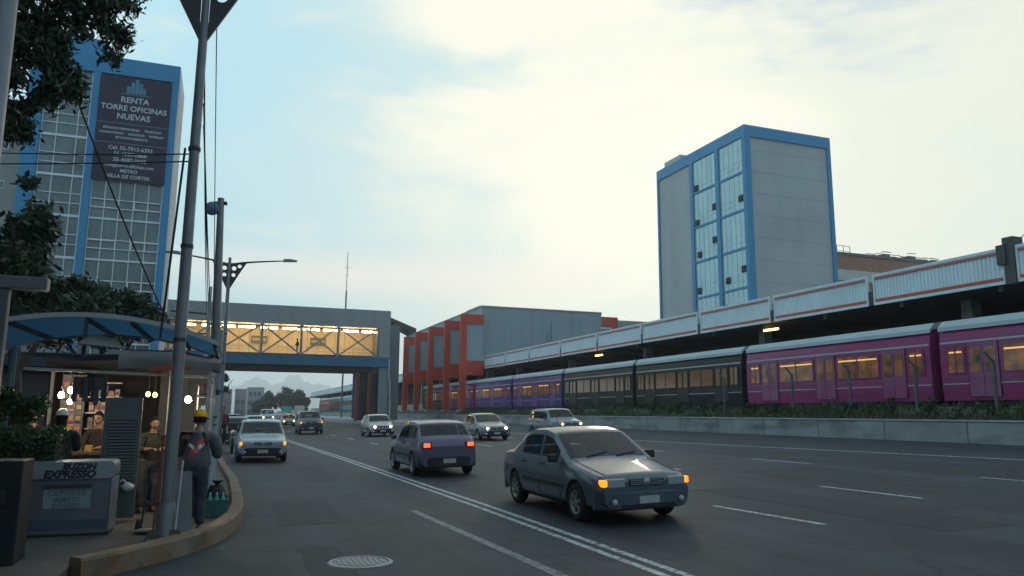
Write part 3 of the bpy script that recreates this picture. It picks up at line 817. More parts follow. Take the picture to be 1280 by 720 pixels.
train_car(64.4, 77.3, M_PUR, M_TGL, 'purple metro carriage next to the black one', M_PUR2)
train_car(77.5, 90.4, M_PUR, M_TGL, 'purple metro carriage just right of the red station frames', M_PUR2)
train_car(90.6, 103.5, M_MAG, M_TGL, 'magenta metro carriage seen through the nearest red frames', M_PUR2)
train_car(103.7, 116.6, M_DKC, M_TGLD, 'dark metro carriage seen through the far red frames', M_DKD)
train_car(185, 205, M_TEAL, M_TGLD, 'teal metro carriage seen far off under the footbridge', M_TEAL, 'carriages of the far train')
train_car(205.2, 226, M_DKC, M_TGLD, 'dark metro carriage behind the far teal one', M_DKD, 'carriages of the far train')
train_car(226.2, 250, M_ORG, M_TGL, 'red metro carriage farthest off under the footbridge', M_ORG, 'carriages of the far train')

# fence posts with cranked tops on the bank
fp = None
nm = ['farthest cranked steel fence post, in front of the black carriage', 'leftmost cranked steel fence post in front of the magenta carriage', 'second cranked steel fence post in front of the magenta carriage', 'third cranked steel fence post in front of the magenta carriage', 'nearest cranked steel fence post by the right edge']
for i, y in enumerate((38.7, 32.85, 28.85, 25.1, 21.45)):
    if fp is None:
        fp = thing('fence_post', nm[i], 'fence post', (28, y, 1.9), 0, 'cranked fence posts')
        m = MB(); m.bar((0, 0, 0), (0, 0, 1.95), .10, .10); m.build('upright', mat('post_concrete', (.10, .11, .11), .8, var=.2, scale=6), fp)
        m = MB(); m.bar((0, 0, 1.93), (-.28, .12, 2.3), .08, .08); m.build('crank_arm', mat('post_concrete', (.1, .11, .11)), fp)
    else:
        c = copy_tree(fp); c.location = (28, y, 1.9); c['label'] = nm[i]
fw = thing('fence_wire', 'thin strands of fence wire strung between the cranked posts', 'fence wire', (28, 0, 1.9))
m = MB()
for z in (.7, 1.3, 1.9): m.tube([(-.07, 14, z), (-.07, 21.45, z), (-.07, 28.85, z - .01), (-.07, 38.7, z), (-.07, 50, z)], .006, 4)
m.build('wire', M_CABLE, fw)

# ------------------------------------------------------------------ far scenery
mt = MB()
rnd = random.Random(9)
def ridge(x):
    x = x / 1.8; return 1.8 * (62 + 42 * math.exp(-((x - 100) / 70) ** 2) + 66 * math.exp(-((x - 215) / 48) ** 2) + 28 * math.exp(-((x - 300) / 60) ** 2) + 9 * math.sin(x * .021) + 5 * math.sin(x * .067 + 1)) * .94
rows = []
for y, f in ((4250, 0), (4380, .55), (4500, 1.0), (4700, .6), (4900, 0)):
    rows.append([(x, y + 20 * math.sin(x * .03), -5 + f * ridge(x) * (1 + .04 * math.sin(x * .11 + y))) for x in range(-1000, 1900, 18)])
mt.grid(rows)
tag(mt.build('hills', mat('hill_scrub', (.06, .075, .06), .9, var=.3, scale=.02)), kind='structure')
far_b = [(-4, 250, 7, 12, 8.2, (.20, .17, .17), 'low maroon block far down the left side of the road'), (4.2, 262, 3.4, 9, 8.6, (.34, .31, .30), 'narrow pale tower far down the road beside the maroon block'),
         (8.3, 275, 5.2, 9, 9.6, (.30, .33, .35), 'grey office block farthest down the road, left of the round trees'), (-9, 200, 8, 18, 6.0, (.32, .33, .33), 'grey shopfront row on the left beyond the footbridge'), (-10, 150, 8.6, 20, 5.2, (.38, .38, .36), 'pale low shop on the left under the footbridge')]
for (x, y, wd, dp, h, c, lab) in far_b:
    b = thing('distant_building', lab, 'building', (x, y, 0))
    m = MB(); m.box(0, wd, 0, dp, 0, h); m.build('wall', mat('far_wall_%d' % y, c, .8, var=.2, scale=.3), b)
    m = MB(); m.box(-.1, wd + .1, -.1, dp, h, h + .3); m.build('roof', M_CONC, b)
    nf = int(h // 3)
    for k in range(nf):
        m = MB(); 
        for q in range(int(wd // 1.4)): m.box(.4 + q * 1.4, 1.4 + q * 1.4, -.04, 0, 1.0 + 3 * k, 2.4 + 3 * k)
        for q in range(int(dp // 2)): m.box(wd, wd + .04, .5 + q * 2, 1.8 + q * 2, 1.0 + 3 * k, 2.4 + 3 * k)
        m.build('window_row', M_GLASS_L, b)
for (x, y, z, c, lab) in ((17.7, 230, 3.1, (.06, .30, .22), 'small green sign board far under the footbridge'), (21.4, 232, 3.3, (.5, .47, .42), 'small cream sign board beside the green one far under the footbridge')):
    s_ = thing('road_sign', lab, 'sign', (x, y, .6))
    m = MB(); m.box(-1.4, 1.4, 0, .1, z - 1.9, z - .3); m.build('board', mat('sign_%d' % y, c, .5), s_)
    m = MB(); m.tube([(-.9, .15, 0), (-.9, .15, z - .4)], .06, 6); m.tube([(.9, .15, 0), (.9, .15, z - .4)], .06, 6); m.build('post', M_GALV, s_)
# ------------------------------------------------------------------ vegetation
M_BARK = mat('bark', (.07, .055, .045), .9, var=.3, scale=6, bump=.8, bscale=20)
M_LEAF = leaf_mat('dark_leaf', (.060, .095, .050), (.032, .055, .036))
M_LEAF2 = leaf_mat('ficus_leaf', (.055, .095, .050), (.028, .055, .034))
M_LEAF3 = leaf_mat('far_leaf', (.055, .080, .045), (.030, .050, .030))
M_HEDGE = leaf_mat('hedge_leaf', (.045, .085, .030), (.02, .045, .02))
M_WEED = leaf_mat('weed_leaf', (.075, .095, .04), (.03, .05, .022))

def leaves_mb(clumps, n, size, seed, droop=.0, lw=.45, shell=.55):
    rs = np.random.RandomState(seed)
    vol = np.array([c[1][0] * c[1][1] * c[1][2] for c in clumps]) ** .75
    idx = rs.choice(len(clumps), n, p=vol / vol.sum())
    cen = np.array([c[0] for c in clumps], float)[idx]; rad = np.array([c[1] for c in clumps], float)[idx]
    d = rs.normal(size=(n, 3)); d /= np.linalg.norm(d, axis=1)[:, None]
    r = (shell + (1 - shell) * rs.rand(n)) ** 1.0 * (1 + .12 * rs.normal(size=n))
    # bunch leaves into twigs
    tw = rs.normal(size=(max(1, n // 9), 3)); tw /= np.linalg.norm(tw, axis=1)[:, None]
    d = .72 * tw[rs.randint(0, len(tw), n)] + .28 * d; 
    p = cen + d * rad * r[:, None]
    a = rs.normal(size=(n, 3)); a[:, 2] -= droop; a /= np.linalg.norm(a, axis=1)[:, None]
    b = np.cross(a, rs.normal(size=(n, 3))); b /= np.linalg.norm(b, axis=1)[:, None]
    s = size * (.6 + .8 * rs.rand(n))[:, None]
    q = np.stack([p - a * s, p + b * s * lw - a * s * .1, p + a * s, p - b * s * lw - a * s * .1], 1).reshape(-1, 3)
    m = MB(); m.v = q.tolist(); m.f = [(4 * i, 4 * i + 1, 4 * i + 2, 4 * i + 3) for i in range(n)]; m.sm = [False] * n
    return m
def tree(label, loc, trunk, limbs, clumps, n, size, lm, seed, droop=.0, name='tree', group=None, lw=.45, shell=.5):
    t = thing(name, label, 'tree', loc, 0, group)
    m = MB(); m.tube(trunk[0], trunk[1], 9)
    for (pts, rr) in limbs: m.tube(pts, rr, 6)
    m.build('trunk', M_BARK, t, fix=False)
    leaves_mb(clumps, n, size, seed, droop, lw, shell).build('crown', lm, t, fix=False)
    return t

# street tree whose boughs hang in at the upper left (base off the left edge)
rs = random.Random(21)
cl = []
bx, by = -4.6, 9.2
zl, xl = (4.7, 4.85, 5.0, 5.3, 5.6, 5.8, 6.0, 6.4, 7.2), (-2.16, -2.0, -1.88, -1.58, -1.32, -1.22, -1.12, -1.05, -1.1)
for k in range(175):
    z = rs.uniform(4.72, 7.2); xm = float(np.interp(z, zl, xl)); wdt = .25 + (z - 4.45) * .9
    x = xm - .12 - wdt * rs.random() ** .9
    g_ = rs.uniform(.12, .24)
    cl.append(((x - bx, rs.uniform(-.5, .45), z - .14), (g_, g_ * 1.2, g_ * 1.1)))
for (x, z, g_) in ((-1.06, 6.42, .09), (-1.12, 6.36, .08), (-2.2, 4.62, .08), (-2.05, 4.7, .07)): cl.append(((x - bx, -.2, z - .14), (g_, g_, g_ * 1.3)))
tree('dark street tree whose drooping leafy boughs hang in at the upper left corner', (bx, by, .1),
     ([(0, 0, 0), (.05, 0, 2.2), (.3, 0, 4.2), (.6, 0, 5.6)], [.2, .16, .12, .08]),
     [([(.3, 0, 4.2), (1.3, -.1, 5.5), (2.3, -.2, 5.75), (3.1, -.1, 5.9)], [.08, .05, .025, .01]), ([(.4, 0, 4.8), (1.2, .1, 5.4), (2.0, 0, 5.2), (2.35, -.2, 4.7)], [.06, .04, .02, .006]), ([(.5, 0, 5.2), (1.5, .1, 6.3), (3.3, 0, 6.35)], [.06, .04, .01])],
     cl, 30000, .052, M_LEAF, 4, droop=.9, lw=.30, shell=.05)

def blob(cx, cy, cz, rx, ry, rz_, n, seed, f=.42):
    r_ = random.Random(seed); out = []
    for i in range(n):
        while True:
            u = Vector((r_.uniform(-1, 1), r_.uniform(-1, 1), r_.uniform(-1, 1)))
            if .25 < u.length < 1: break
        g_ = r_.uniform(.65, 1.25) * f
        out.append(((cx + u.x * rx * .78, cy + u.y * ry * .78, cz + u.z * rz_ * .78), (rx * g_, ry * g_, rz_ * g_)))
    return out
# tall broadleaf tree at the left edge, in front of the tower
cl = blob(-.6, 0, 5.3, 1.1, 1.2, 1.5, 11, 3) + blob(.1, 0, 4.1, 1.05, 1.1, .7, 8, 5) + blob(-1.4, 0, 4.2, 1.3, 1.3, 1.3, 8, 6) + [((-.3, 0, 6.75), (.3, .3, .25)), ((.95, 0, 4.5), (.35, .35, .3)), ((.05, -.2, 5.9), (.35, .35, .4))]
tree('tall broadleaf tree at the left edge in front of the blue tower', (-4.2, 20, .1), ([(0, 0, 0), (-.1, 0, 2), (-.3, 0, 4), (-.5, 0, 5.8)], [.17, .14, .10, .04]),
     [([(-.1, 0, 2.4), (.5, 0, 3.6), (.9, .1, 4.5)], [.08, .05, .02]), ([(-.2, 0, 3), (-1.2, 0, 4.2), (-1.6, 0, 5)], [.08, .05, .02])], cl, 9000, .105, M_LEAF2, 8, shell=.35)
# clipped round crowns behind the shelter
for (x, y, s, lab, sd_) in ((-3.5, 26, 1.0, 'round dense tree behind the blue arched shelter', 11), (-5.9, 29, 1.1, 'dense tree behind the tall broadleaf tree at the left edge', 12)):
    cl = blob(0, 0, 4.35 * s, 1.75 * s, 1.6 * s, 1.15 * s, 26, sd_, .38)
    tree(lab, (x, y, .1), ([(0, 0, 0), (0, 0, 2.2), (.1, 0, 4)], [.16, .13, .06]), [([(0, 0, 2.4), (.7, 0, 3.4), (1.1, 0, 4.2)], [.07, .05, .02]), ([(0, 0, 2.5), (-.8, .1, 3.4), (-1.2, 0, 4.3)], [.07, .05, .02])], cl, 9000, .10, M_LEAF2, sd_, shell=.5)
# small tree under the bridge
cl = blob(.2, 0, 3.6, 1.2, 1.0, .7, 9, 31, .42) + blob(-.6, 0, 2.6, .6, .6, .9, 5, 32, .4)
tree('small airy street tree under the left half of the footbridge', (.0 - .5, 60, .1), ([(0, 0, 0), (0, 0, 2), (.3, 0, 3.6)], [.13, .1, .04]), [([(0, 0, 1.9), (.8, 0, 3.2), (1.2, 0, 3.9)], [.06, .04, .02]), ([(0, 0, 1.8), (-.7, 0, 3)], [.05, .02])], cl, 2600, .15, M_LEAF, 33, shell=.25)
# round trees at the end of the road
for (x, y, rx, h, lab, sd_) in ((11.2, 250, 2.6, 5.3, 'smallest round tree at the end of the road', 41), (14.6, 262, 3.4, 8.0, 'mid sized round tree at the end of the road, left of the largest', 42), (21.2, 262, 4.6, 10.4, 'largest round tree at the end of the road beside the far canopy', 43), (26.3, 268, 2.4, 8.2, 'narrow round tree at the end of the road against the far canopy', 44)):
    cl = blob(0, 0, h * .56, rx, rx, h * .43, 22, sd_, .36)
    tree(lab, (x, y, .3), ([(0, 0, 0), (0, 0, h * .5)], [.25, .15]), [([(0, 0, h * .3), (rx * .4, 0, h * .6)], [.12, .05])], cl, 4200, .40, M_LEAF3, sd_, group='round trees at the end of the road', shell=.45)
cl = blob(0, 0, 4.6, 4.0, 4, 2.4, 14, 55, .36)
tree('low tree showing above the far canopy under the footbridge', (40, 230, 5.0), ([(0, 0, -5), (0, 0, 4)], [.3, .15]), [([(0, 0, 2), (2, 0, 4.4)], [.12, .05])], cl, 2400, .32, M_LEAF3, 56)

# weeds along the bank
rs = np.random.RandomState(77)
m = MB()
V = []; F = []
for i in range(15000):
    y = 12 + 80 * rs.rand() ** 1.4
    x = rs.uniform(27.15, 28.45)
    z = np.interp(x, [27.1, 27.6, 28, 28.5], [1.44, 1.72, 2.02, 2.1]) - .04
    patch = .55 + .45 * math.sin(y * .9 + 2 * math.sin(y * .31)) * math.sin(y * .23 + 1)
    h = (.10 + .40 * rs.rand() ** 2.2 * patch) * (1.6 if rs.rand() < .02 else 1)
    a = rs.uniform(0, 6.28); wd = rs.uniform(.012, .04); lx, ly = rs.normal(0, .4 * h, 2)
    c, s_ = math.cos(a) * wd, math.sin(a) * wd
    k = len(V)
    V += [(x - c, y - s_, z), (x + c, y + s_, z), (x + lx * .5 + c * 1.4, y + ly * .5 + s_ * 1.4, z + h * .6), (x + lx, y + ly, z + h), (x + lx * .5 - c * 1.4, y + ly * .5 - s_ * 1.4, z + h * .6)]
    F.append((k, k + 1, k + 2, k + 3, k + 4))
m.v = V; m.f = F; m.sm = [False] * len(F)
tag(m.build('weeds', M_WEED, fix=False), 'ragged weeds and grass on the bank under the train', 'weeds', kind='stuff')
shr = (34.0, 36.0, 43.5, 46.5, 24.3, 26.2)
lab = ['leafy shrub on the bank before the black carriage, nearest to the magenta one', 'second leafy shrub on the bank before the black carriage', 'third leafy shrub on the bank before the black carriage', 'farthest leafy shrub on the bank before the black carriage', 'spindly weed bush between two fence posts by the right edge', 'spindly weed bush left of the third fence post']
for i, y in enumerate(shr):
    b = thing('shrub', lab[i], 'shrub', (27.7, y, 1.7), 0, 'shrubs on the bank')
    h = (.6, .75, 1.0, .95, .9, .8)[i]
    m = MB()
    for k in range(5): m.tube([(0, 0, 0), (.1 * math.cos(k * 1.3), .2 * math.sin(k * 1.3), h * .8)], [.02, .006], 5)
    m.build('stem', M_BARK, b)
    cl = blob(0, 0, h * .6, .35, .7 if i < 4 else .4, h * .5, 7, 60 + i, .4)
    leaves_mb(cl, 900 if i < 4 else 260, .06, 60 + i, shell=.2).build('foliage', M_WEED, b, fix=False)

# ------------------------------------------------------------------ poles and street lamps
def street_lamp(loc, label, h_arm, z_top=None, rad=.105, arms=((-1, 2.1), (1, 2.35))):
    t = thing('street_lamp', label, 'street lamp', loc, 0, 'double armed street lamps')
    m = MB(); m.tube([(0, 0, 0), (0, 0, h_arm * .5), (0, 0, h_arm + .1)], [rad, rad * .88, rad * .7], 14)
    m.tube([(0, 0, h_arm + .1), (0, 0, (z_top or h_arm + 1.5))], rad * .6, 10)
    m.build('pole', M_GALV, t)
    m = MB(); m.box(-.2, .2, -.2, .2, 0, .04, .01); m.lathe([(rad * 1.35, .04), (rad * 1.35, .35), (rad, .45)], 12); m.build('base', M_GALV, t)
    for z in (2.4, 3.6, 4.9):
        m = MB(); m.lathe([(rad * .9 + .006, z), (rad * .9 + .006, z + .05)], 12); m.build('strap', M_DARK, t)
    for (s_, ln) in arms:
        # perforated triangular bracket plate + tapering arm
        bm = bmesh.new()
        outline = [(s_ * .05, h_arm - .15), (s_ * .06, h_arm + 1.05), (s_ * .75, h_arm + 1.15), (s_ * .45, h_arm + .62)]
        holes = [(s_ * .19, h_arm + .52, .085), (s_ * .2, h_arm + .82, .1), (s_ * .43, h_arm + .93, .085)]
        mm = MB(); mm.prism(outline, 'y', -.02, .02)
        ob = mm.build('bracket_plate', M_DARK, t)
        for (hx, hz, hr) in holes:
            cm = MB(); cm.lathe([(.0001, -.2), (hr, -.2), (hr, .2), (.0001, .2)], 14, (hx, 0, hz), 'y')
            co = cm.build('tmpcut', M_DARK)
            md = ob.modifiers.new('b', 'BOOLEAN'); md.operation = 'DIFFERENCE'; md.object = co; md.solver = 'EXACT'
            co.parent = t
            bpy.context.view_layer.update()
            dg = bpy.context.evaluated_depsgraph_get()
            me = bpy.data.meshes.new_from_object(ob.evaluated_get(dg))
            ob.modifiers.clear(); ob.data = me; me.name = 'bracket_plate'
            bpy.data.objects.remove(co)
        m = MB()
        n = 8; pts = []
        for i in range(n + 1):
            u = i / n; pts.append((s_ * (.1 + (ln - .1) * u), 0, h_arm + .98 + .36 * u ** .6 - .02))
        m.tube(pts, [.05 - .025 * i / n for i in range(n + 1)], 8)
        m.build('arm', M_DARK, t)
        m = MB(); m.prism([(s_ * (ln - .05), h_arm + 1.28), (s_ * (ln + .55), h_arm + 1.33), (s_ * (ln + .55), h_arm + 1.38), (s_ * (ln + .2), h_arm + 1.42), (s_ * (ln - .05), h_arm + 1.40)], 'y', -.11, .11)
        m.build('lamp_head', M_STEEL, t)
    return t
street_lamp((-.53, 10.47, .14), 'tall grey street lamp pole in the left foreground, its bracket cut by the top edge', 6.59, rad=.08)
street_lamp((-.02, 36, .14), 'double armed street lamp farther off with perforated brackets in front of the bridge', 7.05, z_top=8.35, rad=.11)

p2 = thing('utility_pole', 'grey pole topped by a round siren, between the near lamp pole and the footbridge', 'pole', (-.18, 19, .14))
m = MB(); m.tube([(0, 0, 0), (-.02, 0, 3), (-.12, 0, 6.55)], [.12, .11, .075], 12); m.build('pole', M_GALV, p2)
m = MB(); m.lathe([(.02, -.09), (.13, -.08), (.17, 0), (.15, .08), (.05, .13), (.001, .14)], 16, (-.30, -.06, 6.27), 'y'); m.build('siren', mat('siren_blue', (.10, .17, .24), .4, var=.1), p2)
m = MB(); m.bar((-.3, -.02, 6.42), (.02, -.02, 6.45), .05); m.bar((-.12, 0, 6.42), (.03, 0, 6.42), .05); m.build('bracket', M_DARK, p2)
m = MB(); m.lathe([(.14, 2.9), (.14, 3.4)], 12); m.build('collar', M_STEEL, p2)
m = MB(); m.box(-.13, .13, -.28, -.1, 1.9, 2.5, .02); m.build('meter_box', M_STEEL, p2)
p3 = thing('utility_pole', 'slim far pole carrying a transformer arm, left of the siren pole', 'pole', (-.98, 50, .14))
m = MB(); m.tube([(0, 0, 0), (-.05, 0, 9.1)], [.15, .10], 10); m.build('pole', mat('pole_concrete', (.30, .30, .29), .8, var=.15), p3)
m = MB(); m.bar((-2.2, 0, 7.5), (.1, 0, 7.4), .10); m.bar((-2.0, 0, 6.2), (0, 0, 6.2), .08); m.build('cross_arm', M_DARK, p3)
m = MB(); m.tube([(-1.9, 0, 7.4), (-1.3, 0, 6.6), (-.4, 0, 5.6), (0, 0, 5.4)], .03, 5); m.build('drop_wire', M_CABLE, p3)
lp = thing('lamp_pole', 'pale grey pole running up along the left edge beside the hanging boughs', 'pole', (-2.02, 7.5, .14))
m = MB(); m.tube([(0, 0, 0), (.0, 0, 4), (.0, 0, 7)], [.12, .11, .09], 14); m.build('shaft', mat('pale_pole', (.22, .24, .27), .5, metal=.2, var=.12), lp)
m = MB(); m.box(-.17, .17, -.17, .17, 0, .05); m.build('base', M_DARK, lp)
gp = thing('sign_gantry', 'dark steel post with a flat arm at the left edge in front of the shelter', 'post', (-1.9, 8.0, .14))
m = MB(); m.box(-.11, .06, -.05, .05, 0, 2.62, .01); m.build('post', mat('gantry_steel', (.10, .10, .105), .5, metal=.2, var=.15), gp)
m = MB(); m.box(-.35, .355, -.07, .07, 2.62, 2.735, .008); m.build('arm', mat('gantry_steel2', (.12, .12, .12), .5, metal=.2, var=.15), gp)

# overhead cables
def cable(label, a, b, sag, r=.012, n=14):
    c = thing('overhead_cable', label, 'cable', a, 0, 'overhead cables')
    d = Vector(b) - Vector(a)
    m = MB(); m.tube([tuple(d * (i / n) - Vector((0, 0, sag * 4 * (i / n) * (1 - i / n)))) for i in range(n + 1)], r, 5)
    m.build('wire', M_CABLE, c, fix=False)
A = (-.53, 10.47)
cable('thick black cable drooping across the rental banner towards the lamp pole', (-3.4, 14.0, 8.9), (-.9, 22, 3.0), .35, .018)
cable('upper of two level wires across the tower at the left', (A[0], A[1], 5.0), (-14, 26, 9.3), .3, .010)
cable('lower of two level wires across the tower at the left', (A[0], A[1], 4.9), (-14, 22.5, 7.6), .25, .010)
cable('wire dropping from the near lamp bracket to the siren pole', (A[0] + .12, A[1] + .05, 7.5), (-.25, 19, 3.4), .1, .008)
cable('wire from the near pole to the far slim pole, topmost of three', (A[0] + .05, A[1], 6.1), (-1.0, 50, 6.6), .6, .012)
cable('wire from the near pole to the far slim pole, middle of three', (A[0] + .07, A[1], 5.7), (-.8, 50, 5.9), .5, .012)
cable('wire from the near pole to the far slim pole, lowest of three', (A[0] + .09, A[1], 5.4), (-.6, 50, 5.2), .4, .012)
cable('wire bundle running up close beside the near lamp pole', (A[0] - .25, A[1] + .3, 2.6), (A[0] - .12, A[1] + .1, 5.1), .0, .016)
# ------------------------------------------------------------------ arched shelter
sh = thing('bus_shelter', 'bus shelter with an arched translucent blue roof over the stall', 'shelter', (-1.86, 12.6, .14))
RC = 4.6; ZC = 3.05 - .14
def arch(x): return ZC - (RC - math.sqrt(max(.01, RC * RC - x * x)))
xs_ = np.linspace(-2.1, 1.78, 28)
M_POLY = mat('blue_polycarbonate', (.03, .10, .17), .35, var=.25, scale=.8, spec=.5)
pb = M_POLY.node_tree.nodes['Principled BSDF']; pb.inputs['Transmission Weight'].default_value = .0
nt = M_POLY.node_tree; tr_ = nt.nodes.new('ShaderNodeBsdfTranslucent'); mixs = nt.nodes.new('ShaderNodeMixShader'); mixs.inputs[0].default_value = .5
tr_.inputs['Color'].default_value = (.035, .14, .25, 1)
nt.links.new(pb.outputs[0], mixs.inputs[1]); nt.links.new(tr_.outputs[0], mixs.inputs[2]); nt.links.new(mixs.outputs[0], nt.nodes['Material Output'].inputs[0])
m = MB(); m.grid([[(x, 0, arch(x)) for x in xs_], [(x, 3.0, arch(x)) for x in xs_]]); m.build('roof_sheet', M_POLY, sh, fix=False)
def arcbar(y, w_, h, dz=0):
    mm = MB(); rows = []
    for x in xs_:
        z = arch(x) + dz; rows.append([(x, y - w_ / 2, z - h / 2), (x, y + w_ / 2, z - h / 2), (x, y + w_ / 2, z + h / 2), (x, y - w_ / 2, z + h / 2)])
    mm.grid(rows, smooth=False, close=True); mm.add(rows[0], [(0, 1, 2, 3)]); mm.add(rows[-1], [(0, 1, 2, 3)])
    return mm
for y in (-.02, 3.02): arcbar(y, .06, .07, .01).build('edge_beam', mat('pale_rim', (.36, .38, .38), .5, var=.1), sh)
for x in (-1.75, -1.0, -.05, .55, 1.2, 1.72):
    mm = MB(); mm.bar((x, 0, arch(x) - .04), (x + .05, 3, arch(x + .05) - .04), .05, .06); mm.build('rib', M_DARK, sh)
for (x, y) in ((-1.55, 2.9), (1.62, 2.9), (-1.55, .25)):
    mm = MB(); mm.tube([(x, y, 0), (x, y, arch(x) - .05)], .055, 10); mm.build('post', M_BLUED, sh)
mm = MB(); mm.bar((-.05, .02, arch(0) - .05), (-.05, .02, arch(0) - .62), .05); mm.build('hanger', M_DARK, sh)

# ------------------------------------------------------------------ market stall
ks = thing('market_stall', 'lit street stall of grey metal with a tarpaulin fascia under the arched shelter', 'stall', (-1.4, 12.5, .14))
# local: x -1.2..1.25, y 0..2.2
M_TARP = mat('grey_tarp', (.17, .165, .16), .8, var=.2, scale=2, bump=.4, bscale=5)
mm = MB()
rows = []
for k, x in enumerate(np.linspace(-.02, 1.36, 12)):
    sag = .03 * math.sin(x * 7) + .02 * math.sin(x * 17)
    top = 2.40 - max(0, x - .75) * .22
    rows.append([(x, -.12 + sag * .3, 2.14 + sag * .4), (x, -.16 + sag, 2.26), (x, -.10, top), (x, 1.2, top + .12), (x, 2.3, top - .05)])
mm.grid(rows); mm.build('tarpaulin', M_TARP, ks, fix=False)
mm = MB(); mm.grid([[(-1.3, -.15, 2.28), (-1.3, 1.2, 2.42), (-1.3, 2.4, 2.2)], [(-.6, -.2, 2.22), (-.6, 1.2, 2.40), (-.6, 2.4, 2.2)], [(-.03, -.12, 2.26), (-.03, 1.2, 2.45), (-.03, 2.4, 2.2)]]); mm.build('roof_sheet', mat('dark_tarp', (.06, .06, .065), .8, var=.3, scale=3), ks, fix=False)
mm = MB(); mm.add([(-.55, -.2, 2.48), (.02, -.1, 2.44), (-.12, .3, 2.62), (-.45, .3, 2.66)], [(0, 1, 2, 3)]); mm.add([(-.55, -.2, 2.465), (.02, -.1, 2.425), (-.12, .3, 2.605), (-.45, .3, 2.645)], [(0, 1, 2, 3)]); mm.build('loose_flap', M_TARP, ks, fix=False)
mm = MB(); mm.grid([[(.35, -.22, 2.1), (.62, -.25, 2.12), (.95, -.22, 2.17)], [(.42, -.2, 2.17), (.66, -.22, 2.2), (.95, -.2, 2.21)]]); mm.build('red_cloth', mat('red_cloth', (.25, .045, .03), .8, var=.2, scale=6), ks, fix=False)
M_POST = mat('stall_post', (.34, .33, .31), .45, metal=.5, var=.2, scale=5)
for (x, y) in ((1.22, 0), (1.25, 2.0), (.62, 1.2), (-1.2, 2.0)):
    mm = MB(); mm.box(x - .025, x + .025, y - .025, y + .025, 0, 2.2); mm.build('post', M_POST, ks)
mm = MB(); mm.bar((-1.2, -.02, 2.12), (1.3, -.02, 2.05), .04); mm.bar((1.22, 0, 2.05), (1.25, 2.0, 2.05), .04); mm.build('rail', M_POST, ks)
# folded grey shutter with a louvred recess
mm = MB(); mm.box(-.15, .34, -.05, .02, .05, 1.73, .008)
mm.build('shutter', mat('shutter_grey', (.085, .10, .10), .6, var=.12, scale=2), ks)
mm = MB(); mm.box(-.08, .29, -.056, -.05, .42, 1.42)
mm.build('louvre_panel', mat('louvre_dark', (.045, .05, .052), .6, var=.2), ks)
mm = MB()
for k in range(22): mm.prism([(-.06, .45 + k * .044), (-.072, .445 + k * .044), (-.06, .47 + k * .044)], 'x', -.08, .29)
mm.build('louvre_slat', mat('louvre_slat', (.075, .082, .085), .55, var=.15), ks)
# counter and shelves
mm = MB(); mm.box(-1.15, -.2, .5, 1.1, .05, .9); mm.box(-1.2, -.15, .45, 1.15, .9, .94); mm.build('counter', mat('counter_wood', (.10, .07, .05), .6, var=.3, scale=4), ks)
for z in (1.25, 1.5, 1.75, 1.98):
    mm = MB(); mm.box(-.62, -.12, 1.5, 1.78, z, z + .015); mm.build('shelf', M_POST, ks)
mm = MB(); mm.box(-.95, -.62, 1.35, 1.4, .95, 2.1); mm.build('display_board', mat('display_board', (.16, .14, .14), .7, var=.2), ks)
mm = MB(); mm.box(.42, 1.2, 1.6, 1.95, .05, 1.05); mm.build('cabinet', mat('cabinet_dark', (.05, .05, .05), .6, var=.2), ks)
mm = MB(); mm.box(.42, 1.22, 1.95, 2.0, 1.05, 2.34); mm.build('back_panel', mat('back_panel', (.055, .06, .066), .6, var=.2), ks)
mm = MB(); mm.box(-1.3, .6, 2.25, 2.3, .05, 2.42); mm.build('back_cloth', mat('back_cloth', (.026, .025, .028), .9, var=.3, scale=3), ks)
# tall display case the man stands at
dc = thing('display_case', 'dark framed display case beside the man in the yellow cap', 'display case', (-.30, 13.05, .14))
mm = MB(); mm.box(-.02, .16, -.35, .35, 0, 1.02); mm.build('case', mat('case_dark', (.04, .038, .036), .5, var=.25, scale=3), dc)
for z in (1.04, 1.42, 1.76):
    mm = MB(); mm.box(-.06, .20, -.35, .35, z, z + .02); mm.build('shelf', M_POST, dc)
mm = MB()
for (x, y) in ((-.05, -.34), (.19, -.34), (-.05, .34), (.19, .34)): mm.box(x - .012, x + .012, y - .012, y + .012, 1.02, 1.95)
mm.build('upright', M_POST, dc)
# small goods
GOODC = [(.30, .05, .05), (.32, .18, .05), (.26, .24, .23), (.06, .13, .22), (.28, .08, .16), (.08, .16, .10), (.32, .28, .24), (.04, .04, .06)]
def good(i, x, y, z, wd, h, d, lab, grp):
    c = GOODC[i % 8]
    t = thing('packet', lab, 'packet', (x, y, z), 0, grp)
    mm = MB(); mm.box(-wd / 2, wd / 2, -d / 2, d / 2, 0, h, .004); mm.build('pack', mat('packet_%d' % (i % 8), c, .45, var=.2, scale=25), t)
    mm = MB(); mm.box(-wd / 2 * .8, wd / 2 * .8, -d / 2 - .002, -d / 2, h * .25, h * .7); mm.build('label', mat('packet_label_%d' % (i % 3), ((.3, .28, .25), (.3, .22, .06), (.2, .06, .06))[i % 3], .5), t)
rr = random.Random(5)
k = 0
for z in (1.265, 1.515, 1.765):
    x = -.58
    while x < -.16:
        wd = rr.uniform(.05, .09)
        good(rr.randrange(8), -1.4 + x + wd / 2, 12.5 + 1.6, .14 + z, wd, rr.uniform(.10, .19), .06, 'small bright packet on the shelves behind the stall counter', 'packets on the stall shelves'); x += wd + .012; k += 1
for r_ in range(6):
    for c_ in range(3):
        good(rr.randrange(8), -1.4 - .88 + c_ * .10, 12.5 + 1.32, .14 + 1.02 + r_ * .17, .085, .14, .03, 'small bright packet hung on the pale display board by the bulbs', 'packets on the display board')
